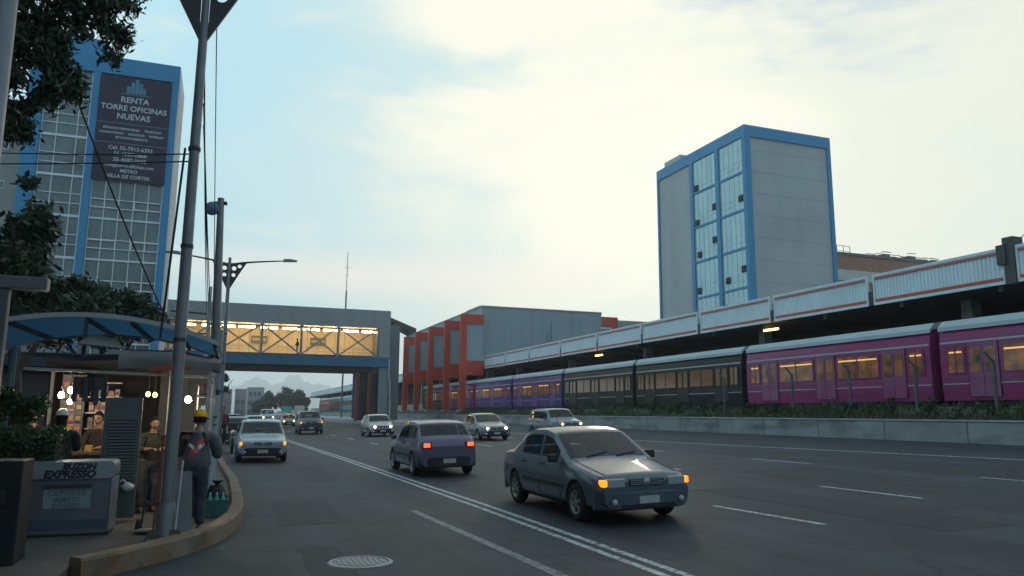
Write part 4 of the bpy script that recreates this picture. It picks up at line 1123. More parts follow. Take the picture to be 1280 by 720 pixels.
for z in (1.06, 1.44, 1.78):
    for q in range(4):
        good(rr.randrange(8), -.30 + .07, 13.05 - .27 + q * .17, .14 + z, .10, rr.uniform(.1, .2), .08, 'small packet on the shelves of the display case', 'packets in the display case')
for q in range(6):
    good(rr.randrange(8), -2.45 + q * .13, 13.15, .14 + .94, .10, rr.uniform(.05, .12), .1, 'small packet set out on the stall counter', 'packets on the counter')
for q in range(9):
    t = thing('hanging_bag', 'small dark goods bag hung from the front rail of the stall near the bulbs', 'bag', (-1.95 + q * .046, 12.46 + .03 * (q % 3), 2.22), 0, 'goods bags hung along the stall rail')
    hh = rr.uniform(.18, .42)
    mm = MB(); mm.tube([(0, 0, 0), (0, 0, -.06)], .003, 4); mm.build('string', M_CABLE, t)
    mm = MB(); mm.prism([(-.022, -.06), (.022, -.06), (.036, -.06 - hh), (-.036, -.06 - hh)], 'y', -.02, .02); mm.build('pouch', mat('pouch_%d' % (q % 4), ((.03, .03, .035), (.10, .03, .03), (.05, .05, .06), (.03, .06, .05))[q % 4], .5, var=.3, scale=20), t)
# bulbs
def bulb(lab, x, y, z, m_, r, drop=.2):
    r *= .9
    t = thing('light_bulb', lab, 'light bulb', (x, y, z), 0, 'bare bulbs of the stall')
    mm = MB(); mm.ball((0, 0, 0), r, 12, (1, 1, 1.25)); mm.build('glass', m_, t)
    mm = MB(); mm.lathe([(r * .45, r * 1.1), (r * .45, r * 2.2), (r * .2, r * 2.5)], 8); mm.tube([(0, 0, r * 2.4), (0, 0, drop + r * 2.4)], .006, 4); mm.build('socket', M_BLACK, t)
M_BW = lamp_mat('white_bulb', (1.0, .86, .62), 260)
M_BO = lamp_mat('orange_bulb', (1.0, .42, .07), 45)
bulb('bare white bulb, leftmost of three over the stall counter', -2.14, 12.62, 1.90, M_BW, .042, .28)
bulb('bare white bulb, topmost of three over the stall counter', -2.04, 12.72, 1.97, M_BW, .042, .25)
bulb('bare white bulb, lowest of three over the stall counter', -2.05, 12.78, 1.81, M_BW, .034, .35)
bulb('bright white bulb above the man in the yellow cap', -.47, 12.85, 1.86, M_BW, .048, .25)
bulb('small orange bulb, left of the pair beside the lamp pole', -1.02, 12.7, 1.93, M_BO, .032, .22)
bulb('small orange bulb, right of the pair beside the lamp pole', -.93, 12.75, 1.92, M_BO, .032, .22)
# corrugated hoarding behind
hd = thing('hoarding', 'pale ribbed metal hoarding with a green rail behind the stall', 'hoarding', (-2.2, 15.6, .14))
pr = []; x = 0
while x < 2.1:
    pr += [(x, 0), (x + .06, 0), (x + .075, .03), (x + .115, .03)]; x += .13
mm = MB(); mm.grid([[(a, b, .2) for a, b in pr], [(a, b, 1.85) for a, b in pr]], smooth=False); mm.build('ribbed_sheet', mat('pale_sheet', (.45, .50, .52), .5, var=.12, scale=2), hd, fix=False)
mm = MB(); mm.box(0, 2.15, -.03, -.005, 1.28, 1.32); mm.box(0, 2.15, -.03, -.005, 1.42, 1.46); mm.build('green_rail', mat('green_rail', (.05, .20, .12), .5), hd)
mm = MB(); mm.box(-.04, .02, .03, .08, 0, 1.95); mm.box(2.1, 2.16, .03, .08, 0, 1.95); mm.build('post', M_DARK, hd)
wl2 = thing('shopfront', 'dark shuttered shopfront behind the stall and trees on the left', 'shopfront', (-9, 24, .14))
mm = MB(); mm.box(-3, 6.8, 0, .3, 0, 3.1); mm.build('wall', mat('shop_dark', (.07, .065, .06), .8, var=.3, scale=.8), wl2)
mm = MB()
for x in (-2.4, .4, 3.4): mm.box(x, x + 2.4, -.06, 0, .1, 2.5)
mm.build('roller_shutter', mat('roller', (.13, .13, .135), .5, metal=.3, var=.15, stretch=(1, 1, 18)), wl2)
mm = MB(); mm.box(-3, 6.8, -.5, 0, 2.7, 2.95); mm.build('awning', mat('shop_awning', (.06, .10, .14), .7), wl2)

# ------------------------------------------------------------------ deposit box
mb_ = thing('deposit_box', 'silver deposit box with bold lettering on its top band, standing on the pavement', 'deposit box', (-1.71, 11.2, .14))
M_SIL = mat('silver_paint', (.13, .145, .16), .4, metal=.35, var=.1, scale=4, dirt=((.15, .15, .16), .5, (5, 5, 1.5)))
M_SILB = mat('silver_bright', (.27, .31, .35), .35, metal=.4, var=.08, scale=4)
mm = MB(); mm.prism(rrect(-.49, .49, .03, .70, .05), 'y', 0, .55); mm.build('body', M_SIL, mb_)
mm = MB(); mm.prism(rrect(-.50, .50, .70, .91, .06), 'y', -.035, .57); mm.build('top_band', M_SILB, mb_)
for xa in (-.50, .465):
    mm = MB(); mm.box(xa, xa + .035, -.02, .56, .05, .70, .01); mm.build('corner_post', mat('corner_steel', (.30, .31, .33), .35, metal=.5, var=.1), mb_)
mm = MB(); mm.prism(rrect(-.27, .25, .34, .62, .015), 'y', -.008, -.0005); mm.build('sign_plate', mat('sign_plate', (.20, .26, .27), .5, var=.08), mb_)
mm = MB(); mm.box(-.27, .25, -.03, -.009, .585, .63); mm.build('slot_hood', M_DARK, mb_)
text_mesh('lettering', [('BUZON', .10, .815, .105, .006), ('EXPRESSO', .0, .715, .125, .007)], mat('letter_black', (.02, .02, .025), .5), mb_, (.0, -.037, 0), shear=.15)
text_mesh('plate_lettering', [('DEPOSITE', -.01, .50, .095, .001), ('AQUI SU', -.01, .425, .075, .001), ('CORREO', -.01, .352, .075, .001)], mat('letter_grey', (.10, .13, .13), .6), mb_, (0, -.010, 0))
mm = MB(); mm.box(-.40, .45, -.006, -.0008, .09, .20); mm.build('lower_band', mat('lower_band', (.06, .08, .12), .5, var=.1), mb_)
mm = MB(); mm.box(-.47, .47, .03, .52, 0, .04); mm.build('plinth', M_DARK, mb_)
# planter cabinet, hedge
pl = thing('planter', 'dark grey metal planter at the lower left edge below the hedge', 'planter', (-2.35, 9.3, .14))
M_PL = mat('planter_grey', (.013, .017, .019), .65, var=.2, scale=3, dirt=((.03, .033, .035), .5, (3, 3, 1)), spec=.25)
mm = MB(); mm.box(-.8, .50, 0, .5, 0, 1.03, .015); mm.build('box', M_PL, pl)
mm = MB(); mm.box(.02, .38, -.012, .0, .60, .74); mm.box(.05, .44, -.01, 0, .52, .535); mm.build('plaque', mat('plaque_dark', (.03, .03, .034), .5), pl)
hg = thing('hedge', 'clipped dark green hedge behind the planter at the left edge', 'hedge', (-2.6, 11.3, .14))
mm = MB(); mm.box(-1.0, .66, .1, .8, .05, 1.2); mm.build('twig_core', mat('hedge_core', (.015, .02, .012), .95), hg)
cl = [((x, y, z), (.17, .17, .15)) for x in np.arange(-.95, .72, .22) for y in (.05, .4, .8) for z in (.95, 1.12, 1.25)]
leaves_mb(cl, 9000, .028, 91, shell=.3).build('foliage', M_HEDGE, hg, fix=False)
bs = thing('bush', 'round clipped bush rising above the hedge at the left edge', 'bush', (-2.62, 12.2, .14))
mm = MB(); mm.tube([(0, 0, 0), (0, 0, 1.5)], .04, 6); mm.build('stem', M_BARK, bs)
cl = blob(0, 0, 1.62, .42, .4, .32, 16, 93, .4)
leaves_mb(cl, 4500, .032, 94, shell=.5).build('foliage', M_HEDGE, bs, fix=False)
# clutter at the pole foot
cr = thing('water_crate', 'dark crate with teal bottles standing by the kerb bend', 'crate', (.03, 12.55, .14))
mm = MB()
mm.box(-.16, .16, -.14, .14, 0, .03)
for (a, b, c, d) in ((-.16, -.145, -.14, .14), (.145, .16, -.14, .14), (-.145, .145, -.14, -.125), (-.145, .145, .125, .14)): mm.box(a, b, c, d, .03, .26)
mm.build('crate', mat('crate_green', (.03, .10, .09), .5, var=.2), cr)
bt = None
for i in range(6):
    x, y = -.09 + (i % 3) * .09, -.05 + (i // 3) * .1
    mm = MB(); mm.lathe([(.036, .03), (.038, .05), (.038, .22), (.03, .27), (.013, .31), (.013, .35), (.001, .35)], 10, (x, y, 0)); mm.build('bottle', mat('teal_bottle', (.05, .36, .33), .25, var=.1), cr)
bg_ = thing('black_bag', 'black bin bag slumped behind the teal bottles by the kerb', 'bag', (.03, 13.2, .14))
mm = MB(); mm.ball((0, 0, .2), .22, 14, (.9, 1, .95)); 
rb = random.Random(2)
mm.v = [(x * (1 + rb.uniform(-.1, .1)), y * (1 + rb.uniform(-.1, .1)), max(0, z * (1 + rb.uniform(-.08, .08)))) for x, y, z in mm.v]
mm.build('sack', M_BLACK, bg_); mm = MB(); mm.lathe([(.05, .36), (.03, .42), (.09, .48)], 8); mm.build('knot', M_BLACK, bg_)
ba = thing('folding_board', 'grey folding board leaning open at the foot of the lamp pole', 'board', (-.42, 10.95, .14), R(8))
mm = MB()
for s_ in (-1, 1):
    a = Vector((0, s_ * .02, .78)); b = Vector((0, s_ * .22, .0))
    mm.add([(-.13, a.y, a.z), (.13, a.y, a.z), (.16, b.y, b.z), (-.16, b.y, b.z), (-.13, a.y + .012, a.z), (.13, a.y + .012, a.z), (.16, b.y + .012, b.z), (-.16, b.y + .012, b.z)], [(0, 1, 2, 3), (7, 6, 5, 4), (0, 4, 5, 1), (1, 5, 6, 2), (2, 6, 7, 3), (3, 7, 4, 0)])
mm.build('panel', mat('board_grey', (.12, .13, .14), .6, var=.2), ba)
mm = MB(); mm.bar((-.14, -.12, .3), (-.14, .12, .3), .02); mm.build('hinge_stay', M_DARK, ba)
ha = thing('hand_truck', 'dark folded hand truck leaning beside the grey shutter', 'hand truck', (-.72, 11.3, .14), R(-12))
mm = MB()
for x in (-.15, .15): mm.tube([(x, .0, .05), (x * .9, .10, .55), (x * .7, .2, .85)], .014, 6)
mm.bar((-.12, .17, .75), (.12, .17, .75), .022); mm.bar((-.14, .06, .35), (.14, .06, .35), .022); mm.build('frame', M_DARK, ha)
mm = MB(); mm.box(-.17, .17, -.24, .0, .03, .045); mm.build('toe_plate', M_STEEL, ha)
for x in (-.19, .19):
    mm = MB(); mm.lathe([(.03, -.02), (.08, -.02), (.08, .02), (.03, .02)], 14, (x, .04, .08), 'x'); mm.build('wheel', M_BLACK, ha)
for (lab, a, b, c) in (('red stick leaning against the near lamp pole', (-.66, 10.42, .14), (.03, .05, 1.25), (.22, .04, .03)), ('pale stick leaning against the right of the near lamp pole', (-.42, 10.40, .14), (.03, .05, .95), (.42, .42, .42))):
    s_ = thing('broom', lab, 'broom', a)
    mm = MB(); mm.tube([(0, 0, .12), b], .013, 6); mm.build('handle', mat('stick_%d' % int(c[0] * 100), c, .5), s_)
    mm = MB(); mm.prism([(-.05, .14), (.05, .14), (.11, 0), (-.11, 0)], 'y', -.025, .025); mm.build('bristles', mat('bristle', (.10, .085, .06), .9, var=.3, scale=20), s_)
pb_ = thing('plastic_bag', 'pale plastic bag knotted on the lower edge of the grey shutter', 'bag', (-1.16, 12.36, .62))
mm = MB(); mm.ball((0, 0, 0), .07, 10, (1.3, .5, .8)); rb = random.Random(4)
mm.v = [(x * (1 + rb.uniform(-.35, .35)), y, z * (1 + rb.uniform(-.35, .35))) for x, y, z in mm.v]
mm.build('bag', mat('pale_plastic', (.5, .53, .55), .4), pb_); mm = MB(); mm.tube([(0, 0, .04), (-.06, 0, .1), (-.1, 0, .08)], .012, 5); mm.build('knot', mat('pale_plastic', (.5, .5, .5)), pb_)
# ------------------------------------------------------------------ unseen blocks added beside and behind the camera to shade the left foreground
for (x0, x1, y0, y1, h, c, lab) in ((-15, -5.9, 7, 21.5, 17, (.24, .23, .22), 'brown unseen block beyond the left edge, added to shade the pavement'), (-16, -5.2, -22, -6, 24, (.30, .27, .24), 'ochre unseen block behind the camera, added to shade the pavement'), (-15, -5.6, -5.6, 6.5, 22, (.26, .26, .26), 'grey unseen block left of the camera, added to shade the pavement')):
    b = thing('shading_block', lab, 'building', (x0, y0, .14))
    mm = MB(); mm.box(0, x1 - x0, 0, y1 - y0, 0, h); mm.build('wall', mat('shading_block_wall_%d' % h, c, .8, var=.15, scale=.4), b)
    mm = MB(); mm.box(-.1, x1 - x0 + .15, -.1, y1 - y0 + .1, h, h + .4); mm.build('cornice', M_CONC, b)
    for fl in range(int(h // 3.3)):
        for q in range(int((y1 - y0) // 3)):
            mm = MB(); mm.box(x1 - x0, x1 - x0 + .04, .8 + q * 3, 2.4 + q * 3, .9 + fl * 3.3, 2.5 + fl * 3.3); f = mm.build('window', M_GLASS_L, b)
            mm = MB(); mm.box(x1 - x0, x1 - x0 + .12, .7 + q * 3, 2.5 + q * 3, .8 + fl * 3.3, .9 + fl * 3.3); mm.build('sill', M_CONC, f)
# ------------------------------------------------------------------ people
def skin_obj(chains, name='tmp', sub=1):
    """chains: list of (points, radii); points that coincide are merged so that limbs join. First point of the first chain is the root."""
    vs = []; rad = []; es = []
    def vid(p, r):
        for i, q in enumerate(vs):
            if (Vector(q) - Vector(p)).length < 1e-4: return i
        vs.append(tuple(p)); rad.append(r); return len(vs) - 1
    for pts, rr in chains:
        ids = [vid(p, r) for p, r in zip(pts, rr)]
        es += [(a, b) for a, b in zip(ids[:-1], ids[1:]) if a != b]
    me = bpy.data.meshes.new(name); me.from_pydata(vs, es, [])
    ob = bpy.data.objects.new(name, me); COL.objects.link(ob)
    md = ob.modifiers.new('s', 'SKIN'); md.use_smooth_shade = True
    for i, r in enumerate(rad):
        r = r if isinstance(r, (tuple, list)) else (r, r)
        me.skin_vertices[0].data[i].radius = r
        me.skin_vertices[0].data[i].use_root = (i == 0)
    s2 = ob.modifiers.new('u', 'SUBSURF'); s2.levels = sub; s2.render_levels = sub
    bpy.context.view_layer.update()
    dg = bpy.context.evaluated_depsgraph_get()
    out = bpy.data.meshes.new_from_object(ob.evaluated_get(dg))
    bpy.data.objects.remove(ob); bpy.data.meshes.remove(me)
    return out
def mesh_into(mb, me):
    mb.add([v.co[:] for v in me.vertices], [tuple(p.vertices) for p in me.polygons], True)
def remesh(o, vox):
    md = o.modifiers.new('r', 'REMESH'); md.mode = 'VOXEL'; md.voxel_size = vox; md.use_smooth_shade = True
    sm = o.modifiers.new('sm', 'SMOOTH'); sm.iterations = 2; sm.factor = .4
    bpy.context.view_layer.update()
    dg = bpy.context.evaluated_depsgraph_get()
    me = bpy.data.meshes.new_from_object(o.evaluated_get(dg))
    mt_ = o.data.materials[0]
    o.modifiers.clear(); o.data = me
    if not me.materials: me.materials.append(mt_)
    me.polygons.foreach_set('use_smooth', [True] * len(me.polygons))
M_SKIN = mat('skin', (.26, .14, .09), .5, var=.08, scale=5)
def person(label, loc, rz, top, legs, hair=None, cap=None, H=1.66, lean=0.0, arm_l=None, arm_r=None, shoe=(.03, .03, .03), head_turn=0, long_hair=False, emblem=False, vox=.011, bulk=1.0, hs=1.0):
    """faces +Y. arm_l / arm_r: (elbow, wrist) offsets from the shoulder"""
    k = H / 1.70; k0 = k
    t = thing('person', label, 'person', loc, rz)
    def P(x, y, z):
        z *= k0; x *= k0; y *= k0
        if z > .95 * k0:   # lean of the upper body about the hips
            d = z - .95 * k0; y += math.sin(lean) * d; z = .95 * k0 + math.cos(lean) * d
        return Vector((x, y, z))
    pel = P(0, 0, .95); wa = P(0, 0, 1.08); ch = P(0, .0, 1.28); nb = P(0, -.01, 1.43); nk = P(0, .01, 1.50); hb = P(0, .025, 1.56)
    body = [([pel, wa, ch, nb, nk, hb], [(.15, .105), (.135, .095), (.155, .105), (.075, .07), .052, .05])]
    shirt = [([pel + Vector((0, 0, -.09)), wa, ch, P(0, 0, 1.40), P(0, 0, 1.455)], [(.18, .14), (.165, .125), (.185, .135), (.11, .09), (.07, .07)])]
    trous = [([P(0, 0, 1.05), P(0, 0, .90)], [(.165, .125), (.165, .13)])]
    shirt = [(p_, [(r_[0] * bulk, r_[1] * bulk) for r_ in q_]) for p_, q_ in shirt]
    hands = []
    for s_, arm in ((-1, arm_l), (1, arm_r)):
        sh_ = P(s_ * .185 * (1 + (bulk - 1) * .6), -.01, 1.385)
        el = sh_ + Vector((s_ * .05, -.03, -.29)) * k if arm is None else sh_ + Vector(arm[0]) * k
        wr = el + Vector((0, .05, -.25)) * k if arm is None else sh_ + Vector(arm[1]) * k
        d = (wr - el).normalized()
        cb = P(s_ * .1, 0, 1.37)
        body.append(([ch, cb, sh_, (sh_ + el) / 2, el, (el + wr) / 2, wr], [(.155, .105), .07, .058, .048, .04, .038, .026]))
        shirt.append(([ch, P(s_ * .1, 0, 1.365), sh_, (sh_ + el) / 2, el, wr - d * .05], [(.185 * bulk, .135 * bulk), .09 * bulk, .078 * bulk, .07 * bulk, .06 * bulk, .05 * bulk]))
        # hand: palm, four unequal bent fingers, thumb off the side
        side = d.cross(Vector((0, 0, 1)));  side = side.normalized() if side.length > .2 else Vector((0, 1, 0)) 
        nrm = side.cross(d).normalized()
        body[-1][0].extend([wr + d * .05]); body[-1][1].extend([(.036, .02)])
        for q, ln in zip((-1.5, -.5, .5, 1.5), (.062, .075, .08, .068)):
            r0 = wr + d * .045 + side * q * .017
            r1 = wr + d * .085 + side * q * .021
            hands.append(([r0, r1, r1 + (d * .8 - nrm * .5).normalized() * ln * .55, r1 + (d * .8 - nrm * .5).normalized() * ln * .55 + (d * .3 - nrm).normalized() * ln * .45], [.010, .0095, .0085, .007]))
        hands.append(([wr + d * .02 + side * .02, wr + d * .04 + side * .045, wr + d * .075 + side * .06 - nrm * .012], [.012, .0105, .008]))
        hip = P(s_ * .09, 0, .90); kn = P(s_ * .105, .015, .50); an = P(s_ * .11, -.03, .085); toe = P(s_ * .125, .13, .03)
        body.append(([pel, hip, (hip + kn) / 2, kn, (kn + an) / 2, an, (an + toe) / 2, toe], [(.15, .105), .088, .075, .055, .05, .036, (.04, .033), (.036, .022)]))
        trous.append(([P(0, 0, .90), P(s_ * .09, 0, .84), (hip + kn) / 2, kn, (kn + an) / 2, an + Vector((0, 0, -.01))], [(.165, .13), .108, .095, .078, .07, .066]))
        sm_ = MB()
        rows = []
        for yy, wv, hv in ((-.09, .03, .05), (-.075, .042, .09), (0, .046, .085), (.08, .05, .06), (.15, .046, .045), (.185, .02, .03)):
            rows.append([((an.x + s_ * (yy + .03) * .12 + wv * math.cos(a) * k), an.y + yy * k, max(0, (hv / 2 + hv / 2 * math.sin(a)) * k)) for a in np.linspace(0, 2 * math.pi, 11)[:-1]])
        sm_.grid(rows, close=True); sm_.add(rows[0], [tuple(range(10))]); sm_.add(rows[-1], [tuple(range(10))])
        sm_.build('shoe', mat('shoe_%d' % int(shoe[0] * 1000), shoe, .5), t)
    mb = MB(); mesh_into(mb, skin_obj(body))
    for h_ in hands: mesh_into(mb, skin_obj([h_]))
    # head with brow, nose, chin, ears
    hc = P(0, .035, 1.63); hm = MB(); hm.ball((0, 0, 0), 1, 20)
    def headp(p):
        x, y, z = p
        X, Y, Z = x * .074, y * .094, z * .115
        if z < -.2: X *= 1 - .28 * (-z - .2); Y *= 1 - .12 * (-z - .2)
        if y > .55 and abs(x) < .35: Y += .006 * max(0, 1 - abs(z + .75) / .25)
        return X, Y, Z
    hm.v = [headp(p) for p in hm.v]
    hm.ball((0, .097, -.018), .016, 8, (.75, 1.1, 1.25)); hm.ball((0, .085, -.062), .016, 8, (1.6, .7, .5))
    hm.ball((0, .075, .030), .03, 8, (1.5, .6, .35))
    for s_ in (-1, 1): hm.ball((s_ * .075, -.005, -.008), .028, 8, (.35, .75, 1.1))
    rt = Matrix.Rotation(head_turn, 4, 'Z') @ Matrix.Rotation(-lean * .6, 4, 'X')
    kb = k; k = k * hs; hc = hc + Vector((0, 0, (hs - 1) * .1))
    hv = [hc + rt @ Vector(p) * k for p in hm.v]
    mb.add(hv, hm.f, True)
    o = mb.build('body', M_SKIN, t, fix=False)
    remesh(o, vox)
    m1 = MB(); mesh_into(m1, skin_obj(shirt, sub=2)); jk = m1.build('jacket', top, t, fix=False)
    # folds: slight displacement so that cloth is not a smooth tube
    rs_ = random.Random(len(label))
    for v in jk.data.vertices:
        c = v.co; f_ = math.sin(c.z * 46 + 3 * math.sin(c.x * 17 + rs_.random() * .2)) * .005 + math.sin(c.x * 40 + c.z * 23) * .003
        v.co += v.normal * f_
    m2 = MB(); mesh_into(m2, skin_obj(trous, sub=2)); tj = m2.build('trousers', legs, t, fix=False)
    for v in tj.data.vertices: v.co += v.normal * (math.sin(v.co.z * 38 + v.co.x * 20) * .004)
    for s_ in (-1, 1):
        e = MB(); e.ball(tuple(hc + rt @ Vector((s_ * .03, .084, .008)) * k), .011 * k, 8); e.build('eye', mat('eye', (.02, .015, .012), .2), t)
    if hair:
        hh = MB(); hh.ball((0, 0, 0), 1, 18)
        pts = []
        for p in hh.v:
            x, y, z = p
            z2 = z
            if y > .1: z2 = max(z, .28 + .25 * y)
            elif z < -.45: z2 = -.45 if not long_hair else z * 2.1
            yy = min(y, .80)
            pts.append(hc + rt @ Vector((x * .084, yy * .104 - .006, z2 * .124)) * k)
        hh.v = pts; hh.build('hair', hair, t)
    if cap:
        cm = MB()
        rows = []
        for a in np.linspace(0, math.pi / 2, 7):
            rows.append([hc + rt @ Vector((math.cos(b) * .090 * math.cos(a), math.sin(b) * .108 * math.cos(a), .022 + .112 * math.sin(a))) * k for b in np.linspace(0, 2 * math.pi, 21)[:-1]])
        cm.grid(rows, close=True); cp = cm.build('cap', cap, t)
        bm_ = MB(); bm_.grid([[hc + rt @ Vector((math.sin(b) * r_ * .09, math.cos(b) * .108 + (r_ - .98) * (.17 if abs(b) < 1.2 else 0) * math.cos(b), .026 - (r_ - 1) * .05 - .012 * math.sin(b) ** 2)) * k for b in np.linspace(-1.15, 1.15, 9)] for r_ in (.98, 1.1, 1.25, 1.4)])
        bm_.build('cap_brim', cap, cp)
    if emblem:
        # printed red and white diagonal mark on the jacket back, laid on the cloth
        for nm_, col_, (u0, u1, v0, v1) in (('red_print', (.45, .06, .07), (-.045, .045, -.14, .15)), ('white_print', (.55, .52, .52), (-.13, .05, -.06, -.015)), ('white_print', (.55, .52, .52), (.0, .05, -.03, .09))):
            em = MB(); rows = []
            ca, sa = math.cos(R(-38)), math.sin(R(-38))
            bmv = bmesh.new(); bmv.from_mesh(jk.data)
            from mathutils.bvhtree import BVHTree
            bv = BVHTree.FromBMesh(bmv)
            for u in np.linspace(u0, u1, 8):
                row = []
                for v in np.linspace(v0, v1, 14):
                    x = u * ca - v * sa + .02; z = u * sa + v * ca
                    o_ = P(x, 0, 1.22 + z); hit = bv.ray_cast(Vector((o_.x, -1.0, o_.z)), Vector((0, 1, 0)))
                    row.append((o_.x, (hit[0].y if hit[0] else o_.y - .12) - .006, o_.z))
                rows.append(row)
            bmv.free()
            em.grid(rows); em.build(nm_, mat('print_' + nm_, col_, .7, var=.1), jk, fix=False)
    return t
def cloth(name, c): return mat(name, c, .85, var=.25, scale=7, bump=.5, bscale=60, spec=.2)
C_GREY = cloth('grey_jacket', (.10, .095, .10)); C_DARK = cloth('dark_cloth', (.022, .022, .026)); C_NAVY = cloth('navy_cloth', (.03, .035, .055)); C_DEN = cloth('dark_trousers', (.045, .05, .065)); C_GT = cloth('grey_trousers', (.08, .08, .085)); C_BR = cloth('brown_cloth', (.035, .027, .024)); C_RD = cloth('dull_red_cloth', (.16, .045, .04)); C_OL = cloth('olive_cloth', (.04, .04, .032))
C_YC = cloth('yellow_cap', (.72, .36, .015)); C_WC = cloth('white_cap', (.55, .52, .47)); C_RC = cloth('red_cap', (.40, .03, .03)); C_HAIR = cloth('black_hair', (.012, .010, .010))
person('man in a yellow cap and grey jacket with a red and white back print', (-.26, 11.25, .14), R(-6), C_GREY, C_DEN, hair=C_HAIR, cap=C_YC, H=1.50, lean=R(9), bulk=1.22, hs=1.14, arm_l=((-.07, .10, -.27), (-.02, .33, -.24)), arm_r=((.08, .08, -.28), (.02, .32, -.28)), emblem=True)
person('woman with long dark hair in a cream cap and black jacket at the stall', (-2.05, 12.35, .14), R(12), C_DARK, C_DARK, hair=C_HAIR, cap=C_WC, H=1.52, lean=R(4), long_hair=True, arm_l=((-.06, .12, -.26), (.0, .34, -.2)), arm_r=((.06, .12, -.26), (.0, .34, -.2)))
person('dark haired vendor facing out behind the stall counter', (-1.72, 13.75, .14), R(160), C_BR, C_DARK, hair=C_HAIR, H=1.50, lean=R(10), arm_l=((-.08, .12, -.25), (.02, .32, -.26)), arm_r=((.08, .12, -.25), (-.02, .32, -.26)))
person('person in grey trousers half hidden behind the near lamp pole at the stall', (-.98, 13.5, .14), R(200), C_OL, C_GT, hair=C_HAIR, H=1.42, lean=R(8), arm_l=((-.08, .12, -.25), (.05, .30, -.22)), arm_r=((.08, .12, -.25), (-.05, .30, -.22)))
person('person in a red cap showing above the hedge left of the stall', (-2.62, 13.6, .14), R(100), C_NAVY, C_DARK, hair=C_HAIR, cap=C_RC, H=1.50)
person('dark figure walking along the lit footbridge', (8.25, 96.2, 8.62), R(90), C_DARK, C_DEN, hair=C_HAIR, H=1.85, bulk=1.2, arm_l=((-.05, -.12, -.27), (-.03, -.08, -.5)), arm_r=((.05, .12, -.26), (.03, .26, -.44)), vox=.016)
person('person walking at the kerb behind the dark motorcycle', (.15, 39, .16), R(180), C_RD, C_DARK, hair=C_HAIR, H=1.70, vox=.016)
# ------------------------------------------------------------------ cars
M_TYRE = mat('tyre', (.015, .015, .016), .8, var=.2, scale=10)
M_RIM = mat('wheel_rim', (.32, .33, .34), .35, metal=.7, var=.1)
M_CGL = bpy.data.materials.new('car_glass'); M_CGL.use_nodes = True
_n = M_CGL.node_tree; _n.nodes.remove(_n.nodes['Principled BSDF'])
_t = _n.nodes.new('ShaderNodeBsdfTransparent'); _t.inputs[0].default_value = (.52, .60, .60, 1)
_g = _n.nodes.new('ShaderNodeBsdfGlossy'); _g.inputs['Roughness'].default_value = .03
_f = _n.nodes.new('ShaderNodeFresnel'); _f.inputs[0].default_value = 1.45
_x = _n.nodes.new('ShaderNodeMixShader')
_n.links.new(_f.outputs[0], _x.inputs[0]); _n.links.new(_t.outputs[0], _x.inputs[1]); _n.links.new(_g.outputs[0], _x.inputs[2]); _n.links.new(_x.outputs[0], _n.nodes['Material Output'].inputs[0])
M_INT = mat('car_interior', (.022, .022, .024), .8, var=.2)
M_TRIM = mat('black_trim', (.02, .02, .022), .6, var=.15)
M_CLEAR = mat('lamp_glass', (.34, .36, .37), .12, var=.1, spec=.8)
M_REDL = mat('tail_lens', (.22, .012, .01), .2, var=.1)
M_PLATE = mat('number_plate', (.42, .43, .41), .5, var=.08)
E_AMB = lamp_mat('amber_lamp', (1.0, .26, .02), 3); E_RED = lamp_mat('red_lamp', (1.0, .07, .02), 3.5); E_WHT = lamp_mat('white_lamp', (1.0, .90, .68), 38); E_YEL = lamp_mat('yellow_lamp', (1.0, .58, .14), 14)
E_AMB2 = lamp_mat('amber_indicator', (1.0, .20, .012), 2.6)
def curve(pts):
    xs_, ys_ = zip(*pts)
    def f(x):
        y = 0
        for dx, wgt in ((-.05, .25), (0, .5), (.05, .25)): y += wgt * np.interp(x + dx, xs_, ys_)
        return float(y)
    return f
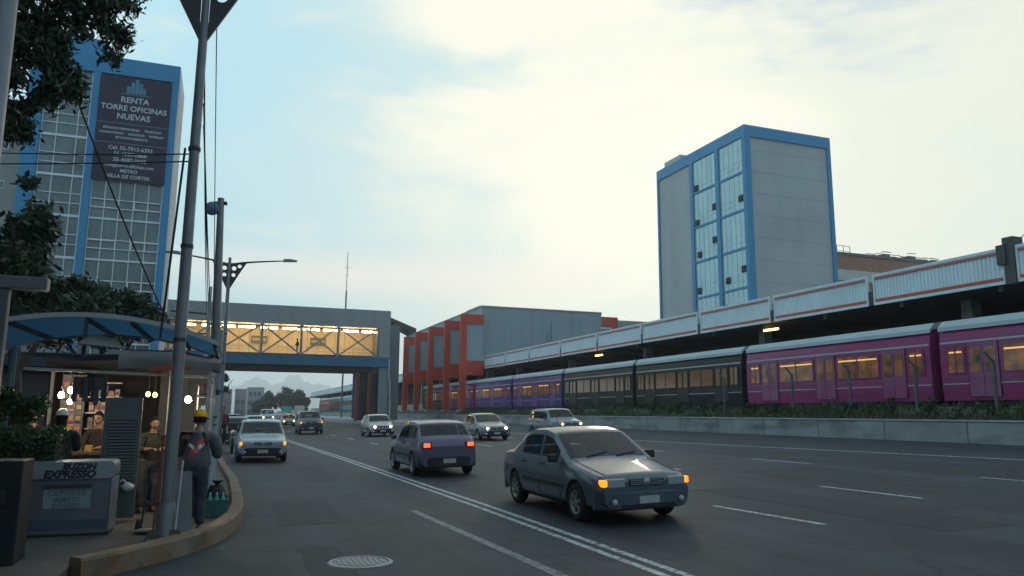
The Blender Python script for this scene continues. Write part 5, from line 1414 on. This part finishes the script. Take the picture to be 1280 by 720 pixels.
def car(label, loc, rz, paint, kind='hatch', head=None, tail=None, ind=None, H=1.42, Wd=1.66, Ln=3.95, group='cars on the road', name='parked_car', bumper=None, cat='car'):
    """front faces local -Y at y=0"""
    t = thing(name, label, cat, loc, rz, group)
    hw = Wd / 2; s = H / 1.42; l = Ln / 3.95
    if kind == 'sedan':
        zt = curve([(0, .62 * s), (.08 * l, .74 * s), (.95 * l, .90 * s), (1.02 * l, .93 * s), (1.75 * l, 1.36 * s), (2.1 * l, 1.42 * s), (2.6 * l, 1.41 * s), (2.85 * l, 1.36 * s), (3.4 * l, 1.0 * s), (3.85 * l, .97 * s), (3.95 * l, .80 * s)])
        wsr = (1.02, 1.75, 2.75, 3.4)
    elif kind == 'suv':
        zt = curve([(0, .72 * s), (.08 * l, .84 * s), (.9 * l, .95 * s), (.98 * l, .98 * s), (1.55 * l, 1.38 * s), (1.9 * l, 1.42 * s), (3.3 * l, 1.41 * s), (3.6 * l, 1.36 * s), (3.88 * l, 1.0 * s), (3.95 * l, .78 * s)])
        wsr = (.98, 1.55, 3.55, 3.88)
    else:
        zt = curve([(0, .62 * s), (.08 * l, .73 * s), (.9 * l, .88 * s), (.98 * l, .92 * s), (1.68 * l, 1.35 * s), (2.05 * l, 1.42 * s), (2.9 * l, 1.40 * s), (3.25 * l, 1.34 * s), (3.75 * l, .98 * s), (3.88 * l, .92 * s), (3.95 * l, .72 * s)])
        wsr = (.98, 1.68, 3.2, 3.72)
    zb = curve([(0, .60 * s), (.5 * l, .80 * s), (1.2 * l, .90 * s), (3.95 * l, .97 * s)])
    wd = curve([(0, .86), (.15 * l, .95), (.7 * l, 1.0), (3.2 * l, 1.0), (3.8 * l, .95), (3.95 * l, .88)])
    def ring(y):
        W_ = hw * wd(y); t_ = zt(y); b_ = min(zb(y), t_ - .05)
        up = max(0, t_ - b_ - .08)
        wr = W_ * .93 - up * .26       # tumblehome
        z0 = .20 * s if .25 < y < Ln - .25 else .26 * s
        half = [(0, z0), (W_ * .86, z0), (W_ * .97, z0 + .08), (W_, z0 + .22), (W_ * 1.0, (z0 + b_) / 2 + .06), (W_ * .975, b_ - .04), (W_ * .945, b_)]
        half += [(W_ * .945 + (wr - W_ * .945) * q, b_ + (t_ - .075 - b_) * q) for q in (.15, .5, .88)]
        half += [(wr * .955, t_ - .03), (wr * .84, t_ - .006), (wr * .5, t_ + .008), (0, t_ + .014)]
        return half
    ys_ = sorted(set([0, .015, .04, .08, .14] + list(np.linspace(.2, Ln - .2, 44)) + [Ln - .14, Ln - .08, Ln - .04, Ln - .015, Ln]))
    rows = []
    for i, y in enumerate(ys_):
        h = ring(y)
        rows.append([(x, y, z) for x, z in h] + [(-x, y, z) for x, z in reversed(h[1:-1])])
    m = MB(); m.grid(rows, close=True); n = len(rows[0])
    for r_ in (rows[0], rows[-1]):
        m.add(r_, [tuple(range(n))])
    b = m.build('body', paint, t, auto=32)
    # wheel arches cut out of the body
    wr_ = .295 * s; ax = (.74 * l, 3.18 * l)
    cm = MB()
    for y in ax:
        for sx in (-1, 1):
            cm.lathe([(.0001, -.13), (wr_ + .055, -.13), (wr_ + .055, .13), (.0001, .13)], 24, (sx * (hw - .06), y, wr_), 'x')
    co = cm.build('tmpcut', paint)
    co.parent = t
    bpy.context.view_layer.update()
    md = b.modifiers.new('b', 'BOOLEAN'); md.operation = 'DIFFERENCE'; md.object = co; md.solver = 'EXACT'
    bpy.context.view_layer.update()
    dg = bpy.context.evaluated_depsgraph_get()
    me = bpy.data.meshes.new_from_object(b.evaluated_get(dg))
    b.modifiers.clear()
    if len(me.polygons) > 300:
        b.data = me; me.name = 'body'; me.set_sharp_from_angle(angle=R(32))
    bpy.data.objects.remove(co)
    # openings for the windows: drop the hull faces that lie wholly under a pane
    mid_ = (wsr[0] + wsr[2]) / 2 * l + .22
    def ringz(y, u):
        h = ring(y); a = int(u); f_ = u - a
        return h[a][0] + (h[a + 1][0] - h[a][0]) * f_, h[a][1] + (h[a + 1][1] - h[a][1]) * f_
    bm = bmesh.new(); bm.from_mesh(b.data); dead = []
    for f in bm.faces:
        ok_s = ok_w = ok_r = True
        for v in f.verts:
            x, y, z = abs(v.co.x), v.co.y, v.co.z
            y = min(max(y, 0), Ln)
            zlo = ringz(y, 6.40)[1]; zhi = ringz(y, 9.1)[1]; xe = ringz(y, 10.4)[0]
            e = .004
            in_s = zlo - e < z < zhi + e and x > xe and (wsr[0] * l + .42 < y < mid_ - .03 or mid_ + .03 < y < wsr[2] * l + .13)
            ok_s &= in_s
            ok_w &= wsr[0] * l + .06 < y < wsr[1] * l - .01 and z > ringz(y, 10.35)[1] - e
            ok_r &= wsr[2] * l + .06 < y < wsr[3] * l - .04 and z > ringz(y, 10.35)[1] - e
        if ok_s or ok_w or ok_r: dead.append(f)
    bmesh.ops.delete(bm, geom=dead, context='FACES'); bm.to_mesh(b.data); bm.free()
    cab = MB(); cab.box(-hw * .82, hw * .82, wsr[0] * l + .1, wsr[3] * l - .25, .32, .66 * s, .03); cab.build('cabin_floor', M_INT, t)
    cab = MB(); cab.box(-hw * .80, hw * .80, wsr[0] * l + .12, wsr[0] * l + .5, .66 * s, .86 * s, .05); cab.build('dashboard', M_INT, t)
    for sx in (-1, 1):
        cab = MB(); cab.box(sx * hw * .42 - .22, sx * hw * .42 + .22, 1.95 * l, 2.12 * l, .6 * s, 1.02 * s, .05); cab.box(sx * hw * .42 - .11, sx * hw * .42 + .11, 1.99 * l, 2.09 * l, 1.04 * s, 1.22 * s, .04); cab.build('front_seat', M_INT, t)
    cab = MB(); cab.box(-hw * .7, hw * .7, 2.85 * l, 3.0 * l, .6 * s, 1.05 * s, .05); cab.build('rear_seat', M_INT, t)
    cab = MB(); ring_ = [(hw * .42 + .18 * math.cos(a), wsr[0] * l + .58 + .06 * math.sin(a), .90 * s + .17 * math.sin(a)) for a in np.linspace(0, 6.283, 15)]; cab.tube(ring_, .014, 5); cab.build('steering_wheel', M_INT, t)
    # glass: patches of the same surface, 6 mm proud
    def patch(y0, y1, i0, i1, nm_, mt_, mirror=False, nseg=10, off=.007):
        rws = []
        for y in np.linspace(y0, y1, nseg):
            h = ring(y)
            q = []
            k0 = int(i0); k1 = int(math.ceil(i1))
            for u in np.linspace(i0, i1, max(2, (k1 - k0) * 2 + 1)):
                a = int(min(u, len(h) - 1.0001)); f_ = u - a
                x = h[a][0] + (h[a + 1][0] - h[a][0]) * f_; z = h[a][1] + (h[a + 1][1] - h[a][1]) * f_
                q.append((x, y, z))
            rws.append(q)
        P_ = MB()
        if nm_ in ('windscreen', 'rear_window'):
            rws = [[(x, y, z) for x, y, z in r_] + [(-x, y, z) for x, y, z in reversed(r_[:-1])] for r_ in rws]
            d = -1 if nm_ == 'windscreen' else 1
            rws = [[(x, y + d * off * .7, z + off * .8) for x, y, z in r_] for r_ in rws]
            P_.grid(rws)
        else:
            sx = -1 if mirror else 1
            rws = [[(sx * (x + off), y, z + off * .3) for x, y, z in r_] for r_ in rws]
            P_.grid(rws)
        return P_.build(nm_, mt_, t)
    patch(wsr[0] * l + .05, wsr[1] * l - .02, 10.35, 13, 'windscreen', M_CGL)
    patch(wsr[2] * l + .05, wsr[3] * l - .05, 10.35, 13, 'rear_window', M_CGL)
    for mir in (False, True):
        mid = (wsr[0] + wsr[2]) / 2 * l + .22
        patch(wsr[0] * l + .40, mid - .04, 6.35, 9.2, 'side_window', M_CGL, mir)
        patch(mid + .04, wsr[2] * l + .12, 6.35, 9.2, 'side_window', M_CGL, mir)
        sx = -1 if mir else 1
        mm = MB()
        for yy in (mid, wsr[0] * l + .25):
            h = ring(yy)
            mm.bar((sx * (h[4][0] + .002), yy, .32), (sx * (h[5][0] + .003), yy, h[5][1]), .008, .008)
        mm.bar((sx * (hw + .004), .95 * l + .2, .50 * s), (sx * (hw + .004), 2.75 * l, .52 * s), .02, .05)
        mm.build('door_seam', M_TRIM, t)
        mm = MB(); mm.box(sx * hw - .08 + sx * .08, sx * hw + .08 + sx * .08, wsr[0] * l + .28, wsr[0] * l + .38, zb(1) + .02, zb(1) + .15, .025); mm.build('door_mirror', paint if bumper is None else M_TRIM, t)
        mm = MB()
        for yy in (mid - .25, wsr[2] * l - .1): mm.box(sx * hw * .99 - .012, sx * hw * .99 + .012, yy, yy + .16, .80 * s, .825 * s)
        mm.build('door_handle', M_TRIM, t)
        # wheels
        for y in ax:
            mm = MB(); mm.lathe([(.0001, -.04), (wr_ * .62, -.04), (wr_ * .64, -.09), (wr_ * .93, -.09), (wr_, -.06), (wr_, .06), (wr_ * .93, .09), (wr_ * .64, .09), (wr_ * .62, .04), (.0001, .04)], 26, (sx * (hw - .10), y, wr_), 'x'); w_ = mm.build('wheel', M_TYRE, t)
            mm = MB(); X0 = sx * (hw - .10)
            mm.lathe([(wr_ * .52, sx * .06), (wr_ * .58, sx * .088), (wr_ * .645, sx * .092)], 22, (X0, y, wr_), 'x', caps=False)
            mm.lathe([(.0001, sx * .085), (wr_ * .17, sx * .08), (wr_ * .2, sx * .05)], 12, (X0, y, wr_), 'x')
            for q in range(6):
                a_ = q * math.pi / 3 + y; mm.bar((X0 + sx * .07, y + wr_ * .12 * math.cos(a_), wr_ + wr_ * .12 * math.sin(a_)), (X0 + sx * .07, y + wr_ * .58 * math.cos(a_), wr_ + wr_ * .58 * math.sin(a_)), .05, .03, up=(1, 0, 0))
            mm.build('rim', M_RIM, w_)
    bp = bumper or M_TRIM
    def bump(y, d):
        mm = MB(); rows = []
        for x in np.linspace(-1, 1, 15):
            yy = y + d * (-.055 + .24 * abs(x) ** 5)
            X = x * hw * .955
            rows.append([(X, yy + d * .06, .22 * s), (X, yy, .25 * s), (X, yy, .47 * s), (X, yy + d * .06, .50 * s)])
        mm.grid(rows, smooth=False, close=True); mm.add(rows[0], [(0, 1, 2, 3)]); mm.add(rows[-1], [(0, 1, 2, 3)])
        return mm.build('bumper', bp, t, auto=30)
    bump(0, 1); bump(Ln, -1)
    zh = .63 * s if kind != 'suv' else .72 * s
    for sx in (-1, 1):
        mm = MB(); mm.box(sx * hw * .62 - .15, sx * hw * .62 + .15, -.012, .12, zh - .07, zh + .065, .02); hl = mm.build('headlight', M_CLEAR, t)
        if head: mm = MB(); mm.ball((sx * hw * .62, -.02, zh), .055, 10, (1, .35, 1)); mm.build('lamp', head, hl)
        mm = MB(); mm.box(sx * hw * .84 - .042, sx * hw * .84 + .042, .0, .15, zh - .05, zh + .05, .018); il = mm.build('indicator', M_CLEAR if not ind else ind, t)
        zr_ = (.80 if kind == 'hatch' else .82) * s
        mm = MB(); mm.box(sx * hw * .70 - .13, sx * hw * .70 + .13, Ln - .10, Ln + .012, zr_ - .09, zr_ + .07, .02); tl_ = mm.build('tail_light', M_REDL, t)
        if tail: mm = MB(); mm.box(sx * hw * .72 - .085, sx * hw * .72 + .085, Ln + .010, Ln + .022, zr_ - .05, zr_ + .05, .004); mm.build('lamp', tail, tl_)
    mm = MB(); mm.box(-hw * .36, hw * .36, -.012, .06, zh - .055, zh + .05, .012); gr = mm.build('grille', M_TRIM, t)
    mm = MB(); mm.lathe([(.0001, -.018), (.055, -.016), (.06, -.012)], 14, (0, 0, zh), 'y'); mm.build('badge', M_RIM, gr)
    mm = MB()
    for zz in (-.03, 0, .03): mm.box(-hw * .34, hw * .34, -.016, -.012, zh + zz - .005, zh + zz + .005)
    mm.build('grille_bar', M_RIM, gr)
    mm = MB(); mm.box(-.17, .17, -.068, -.058, .32 * s, .43 * s); mm.build('number_plate', M_PLATE, t)
    mm = MB(); mm.box(-.17, .17, Ln + .058, Ln + .066, .34 * s, .45 * s); mm.build('number_plate', M_PLATE, t)
    mm = MB()
    for wx in (-.45, .1): mm.bar((wx, wsr[0] * l + .02, zt(wsr[0] * l + .02) + .02), (wx + .42, wsr[0] * l + .12, zt(wsr[0] * l + .12) + .03), .012)
    mm.build('wiper', M_TRIM, t)
    mm = MB(); mm.tube([(0, 2.9 * l, zt(2.9 * l)), (0, 3.05 * l, zt(2.9 * l) + .28)], .005, 4); mm.build('aerial', M_TRIM, t)
    mm = MB()
    for sx in (-1, 1):
        pr_ = []
        for y in np.linspace(.16, wsr[0] * l, 8):
            hh_ = ring(y); pr_.append((sx * hh_[11][0] * 1.01, y, hh_[11][1] + .003))
        mm.tube(pr_, .004, 4)
    mm.build('bonnet_seam', M_TRIM, t)
    for sx in (-1, 1):
        mm = MB(); mm.lathe([(.0001, -.052), (.045, -.05), (.05, -.03)], 12, (sx * hw * .68, .0, .35 * s), 'y'); mm.build('fog_lamp', M_CLEAR, t)
    mm = MB(); mm.box(-hw * .55, hw * .55, -.06, -.05, .25 * s, .31 * s); mm.build('air_intake', M_BLACK, t)
    return t
def paint(name, c, metal=.3): return mat(name, c, .32, metal=metal, var=.05, scale=.8, coat=.5)
P_SIL = paint('silver_car_paint', (.27, .31, .34)); P_PALE = paint('pale_car_paint', (.075, .10, .125), .2); P_PUR = paint('plum_car_paint', (.12, .09, .15)); P_DRK = paint('dark_car_paint', (.05, .055, .06)); P_GRY = paint('grey_car_paint', (.20, .21, .22)); P_BLU = paint('blue_grey_car_paint', (.14, .18, .22)); P_WHT = paint('white_car_paint', (.60, .62, .62), 0); P_CRM = paint('cream_car_paint', (.38, .36, .33), .1)

car('silver hatchback facing out by the kerb with orange hazard lamps lit', (1.42, 27.6, 0), 0, P_SIL, 'hatch', ind=E_AMB2, Ln=3.9)
def onroad(x, y): return (x, y, zroad(x) + .004)
tilt = -math.atan(.03)
def rcar(label, x, y, flip=False, Ln=3.95, **kw):
    c = car(label, onroad(x, y + (Ln if flip else 0)), math.pi if flip else 0, Ln=Ln, **kw)
    c.rotation_euler = (0, tilt if not flip else -tilt, math.pi if flip else 0)
    return c
rcar('blue grey sedan with amber lamps lit beyond the double line, the nearest car', 6.15, 10.5, paint=P_PALE, kind='sedan', ind=E_AMB2, Ln=4.3, H=1.40, Wd=1.68, bumper=P_PALE)
rcar('dark plum car seen from behind with both red tail lamps lit', 5.75, 20.0, flip=True, paint=P_PUR, kind='hatch', tail=E_RED, Ln=4.0, H=1.45)
rcar('grey sedan with white headlights lit, between the plum car and the low wall', 13.8, 39, paint=P_GRY, kind='sedan', head=E_WHT, Ln=4.3)
rcar('blue grey car with yellow headlights lit in the lane next to the low wall', 17.0, 36.5, paint=P_BLU, kind='suv', head=E_YEL, Ln=4.2, H=1.6)
rcar('small cream car with white headlights lit below the right pier of the footbridge', 9.9, 50, paint=P_CRM, kind='hatch', head=E_WHT)
rcar('black off roader with amber lamps, just right of the silver hatchback', 6.5, 60, paint=P_DRK, kind='suv', ind=E_AMB, Ln=4.3, H=1.72, Wd=1.8)
rcar('pale distant car with orange lamps under the footbridge, left of the black off roader', 7.1, 88, paint=P_SIL, kind='sedan', head=E_YEL)
rcar('white distant van with bright headlights, directly above the roof of the silver hatchback', 5.6, 100, paint=P_WHT, kind='suv', head=E_WHT, H=2.0, Wd=1.85, Ln=4.6)
rcar('far white car half hidden behind the roof of the silver hatchback', 2.5, 62, paint=P_WHT, kind='hatch')
rcar('farthest grey car on the left side of the road under the footbridge', 1.4, 90, paint=P_GRY, kind='hatch', head=E_WHT)
car('dark hatchback parked at the kerb behind the motorcycle', (.85, 44, 0), 0, P_DRK, 'hatch', Ln=3.9)
# motorcycle at the kerb
mc = thing('motorcycle', 'dark motorcycle with an amber lamp standing at the kerb left of the silver hatchback', 'motorcycle', (.55, 34, 0))
for y in (0, 1.25):
    mm = MB(); mm.lathe([(.22, -.05), (.29, -.045), (.31, 0), (.29, .045), (.22, .05)], 22, (0, y, .31), 'x'); wq = mm.build('wheel', M_TYRE, mc)
    mm = MB(); mm.lathe([(.0001, -.03), (.05, -.03), (.05, .03), (.0001, .03)], 10, (0, y, .31), 'x')
    for k in range(5): mm.bar((0, y, .31), (0, y + .23 * math.cos(k * 1.257), .31 + .23 * math.sin(k * 1.257)), .02)
    mm.build('rim', M_RIM, wq)
mm = MB(); mm.tube([(-.07, 0, .31), (-.07, .18, .75), (-.06, .25, .95)], .022, 6); mm.tube([(.07, 0, .31), (.07, .18, .75), (.06, .25, .95)], .022, 6); mm.build('fork', M_STEEL, mc)
mm = MB(); mm.ball((0, .55, .80), .2, 12, (.7, 1.3, .65)); mm.build('tank', P_DRK, mc)
mm = MB(); mm.box(-.13, .13, .75, 1.4, .74, .82, .03); mm.build('seat', M_BLACK, mc)
mm = MB(); mm.box(-.14, .14, .4, .9, .3, .62, .03); mm.tube([(.12, .5, .3), (.14, 1.4, .35)], .04, 8); mm.build('engine', M_DARK, mc)
mm = MB(); mm.tube([(-.36, .36, .98), (-.2, .26, 1.0), (.2, .26, 1.0), (.36, .36, .98)], .016, 6); mm.build('handlebar', M_DARK, mc)
mm = MB(); mm.lathe([(.02, .1), (.08, .06), (.09, 0), (.001, -.01)], 14, (0, .1, .86), 'y'); hl = mm.build('headlight', M_CLEAR, mc)
mm = MB(); mm.ball((.0, .085, .86), .06, 10, (1, .3, 1)); mm.build('lamp', E_AMB2, hl)
mm = MB(); mm.box(-.2, .2, 1.3, 1.7, .86, 1.22, .03); mm.build('top_box', M_DARK, mc)
for x in (-.3, .3):
    mm = MB(); mm.tube([(x, .32, 1.0), (x * 1.1, .34, 1.14)], .008, 5); mm.ball((x * 1.15, .34, 1.18), .055, 8, (1.2, .4, .8)); mm.build('mirror', M_BLACK, mc)
# ------------------------------------------------------------------ air
hz_ = MB(); hz_.box(-1400, 2000, -150, 5100, -1.4, 245)
M_HZ = bpy.data.materials.new('haze_air'); M_HZ.use_nodes = True
nt = M_HZ.node_tree; nt.nodes.remove(nt.nodes['Principled BSDF'])
pv = nt.nodes.new('ShaderNodeVolumePrincipled'); pv.inputs['Color'].default_value = (.93, .97, 1.0, 1); pv.inputs['Density'].default_value = .00042; pv.inputs['Anisotropy'].default_value = .65
nt.links.new(pv.outputs[0], nt.nodes['Material Output'].inputs['Volume'])
ho = hz_.build('haze', M_HZ)
tag(ho, 'thin pale blue air over the road', 'haze', kind='stuff')
